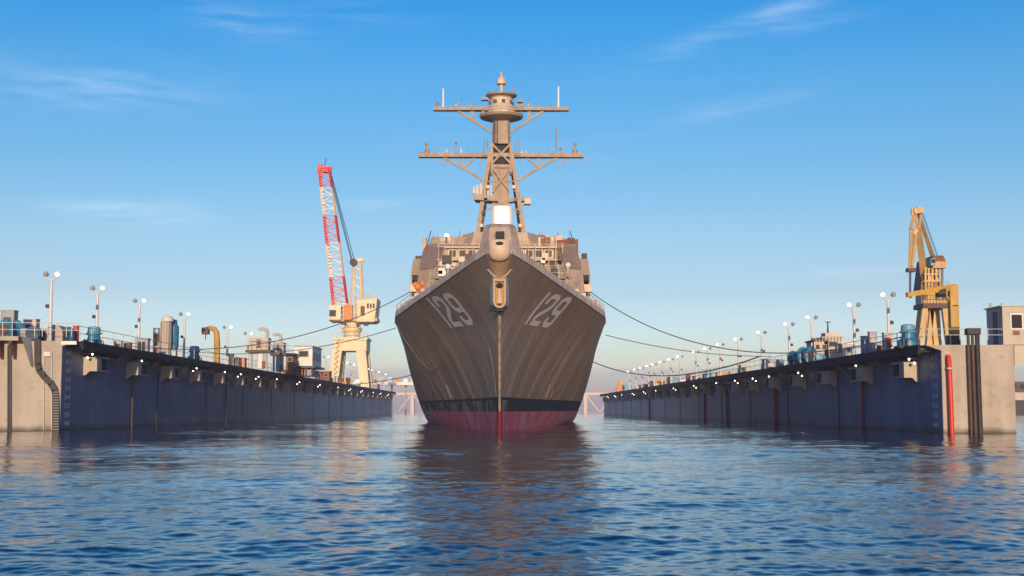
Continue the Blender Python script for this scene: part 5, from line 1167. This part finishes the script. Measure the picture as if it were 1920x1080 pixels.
# far clutter on both decks: individual low boxes
rs = random.Random(5); k = 0
for sg, Xr, z0, side in ((-1, (31, 38), lzd, 'left'), (1, (28, 31), rzd, 'right')):
    kinds = [('rust', 'rusty brown'), ('cream2', 'cream'), ('blue', 'teal blue'), ('dark', 'black'), ('orange', 'orange'), ('grey', 'grey'), ('white', 'white')]
    for i in range(16):
        Y = (205 if sg < 0 else 165) + i * (9.2 if sg < 0 else 11) + rs.random() * 3; mk, cn_ = kinds[(i * 3 + (sg > 0)) % 7]; x = sg * (Xr[0] + rs.random() * (Xr[1] - Xr[0]) * .5); h = .7 + rs.random() * 1.1; w = .6 + rs.random() * 1.5
        tt = thing('deck_box', f'{cn_} low deck box on the far {side} dock, {ORD[i]} in its row', 'deck box', (x, Y, z0), 'low boxes far along the dock decks')
        MB().box(x - w / 2, x + w / 2, Y, Y + 1.4, z0, z0 + h).build('housing', mk, tt, bevel=.04); MB().box(x - w * .56, x + w * .56, Y - .06, Y + 1.46, z0 + h, z0 + h + .07).build('lid', 'grey', tt)

# ------------------------------------------------------------------ far things: trestle bridge, long white pier, workboat
YB = 620.0
br = thing('trestle_bridge', 'pale pink trestle bridge crossing the water behind the ship', 'bridge', (0, YB, 0))
zt = at(940, 741, YB).z; zt2 = at(940, 736, YB).z
MB().box(-190, 190, YB, YB + 6, zt, zt2).build('bridge_deck', 'bridge', br)
pier_b = None
for k in range(30):
    x = -192 + k * 13.4 + 3
    MB().box(x - .85, x + .85, YB + .3, YB + 5, -2, zt - .003).build('bridge_pier', 'bridge', br)
    MB().bar((x + .8, YB + 1, zt - .3), (x + 6.7, YB + 1, .3), .5).build('bridge_brace', 'bridge', br); MB().bar((x + 12.6, YB + 1, zt - .3), (x + 6.7, YB + 1, .3), .5).build('bridge_brace', 'bridge', br)
YP = 480.0
l_, r_ = at(600, 722, YP), at(812, 716, YP)
pr_ = thing('pier_shed', 'long low white pier roof behind the end of the left dock', 'pier', ((l_.x + r_.x) / 2, YP, 0))
MB().box(l_.x, r_.x, YP, YP + 8, l_.z, r_.z).build('roof', 'white', pr_)
for k in range(9): x = l_.x + (r_.x - l_.x) * k / 8; MB().box(x - .3, x + .3, YP + 5, YP + 6, -1, l_.z - .003).build('post', 'grey', pr_)
for k in range(14):
    x = l_.x + (r_.x - l_.x) * (k + .5) / 14; h = .5 + rs.random() * 1.2; MB().box(x - .7, x + .9, YP + 2, YP + 4, r_.z + .002, r_.z + h).build('roof_unit', 'white' if k % 3 else 'orange', pr_)
YW = 430.0; p = at(1912, 770, YW)
wb = thing('workboat', 'dark hulled workboat moored beyond the right dock at the picture edge', 'workboat', (p.x + 4, YW, 0))
MB().loft([[(p.x - 5, YW, -.5), (p.x + 26, YW, -.5), (p.x + 26, YW + 7, -.5), (p.x - 5, YW + 7, -.5)], [(p.x - 6.5, YW - .5, 4.6), (p.x + 27, YW - .5, 4.2), (p.x + 27, YW + 7.5, 4.2), (p.x - 6.5, YW + 7.5, 4.6)]]).build('hull', 'dark', wb)
MB().box(p.x - 3, p.x + 14, YW + 1, YW + 6, 4.3, 7.0).build('cabin', 'cream2', wb)
MB().box(p.x - 2.0, p.x + 9, YW + 1.5, YW + 5.5, 7.0, 10.5).build('wheelhouse', 'brown', wb)
for k in range(4): MB().box(p.x - 1.6 + k * 2.4, p.x - .1 + k * 2.4, YW + 1.44, YW + 1.5, 8.2, 9.6).build('window', 'glass', wb)
MB().tube([(p.x - .5, YW + 3, 10.5), (p.x - .5, YW + 3, 14)], .2, 6).build('mast', 'dark', wb)

# ------------------------------------------------------------------ haze: air between the camera and the far shore
HZ = MB().box(-9300, 9300, -500, 9300, -4, 62).build('haze', 'white'); tag(HZ, 'pale lavender evening haze over the harbour', kind='stuff')
hm = bpy.data.materials.new('evening_haze'); hm.use_nodes = True; n = hm.node_tree.nodes
for x in list(n): n.remove(x)
vo = n.new('ShaderNodeVolumePrincipled'); vo.inputs['Color'].default_value = (.96, .91, 1.0, 1); vo.inputs['Density'].default_value = .00032; vo.inputs['Anisotropy'].default_value = 0
o_ = n.new('ShaderNodeOutputMaterial'); hm.node_tree.links.new(vo.outputs[0], o_.inputs['Volume'])
HZ.data.materials.clear(); HZ.data.materials.append(hm)
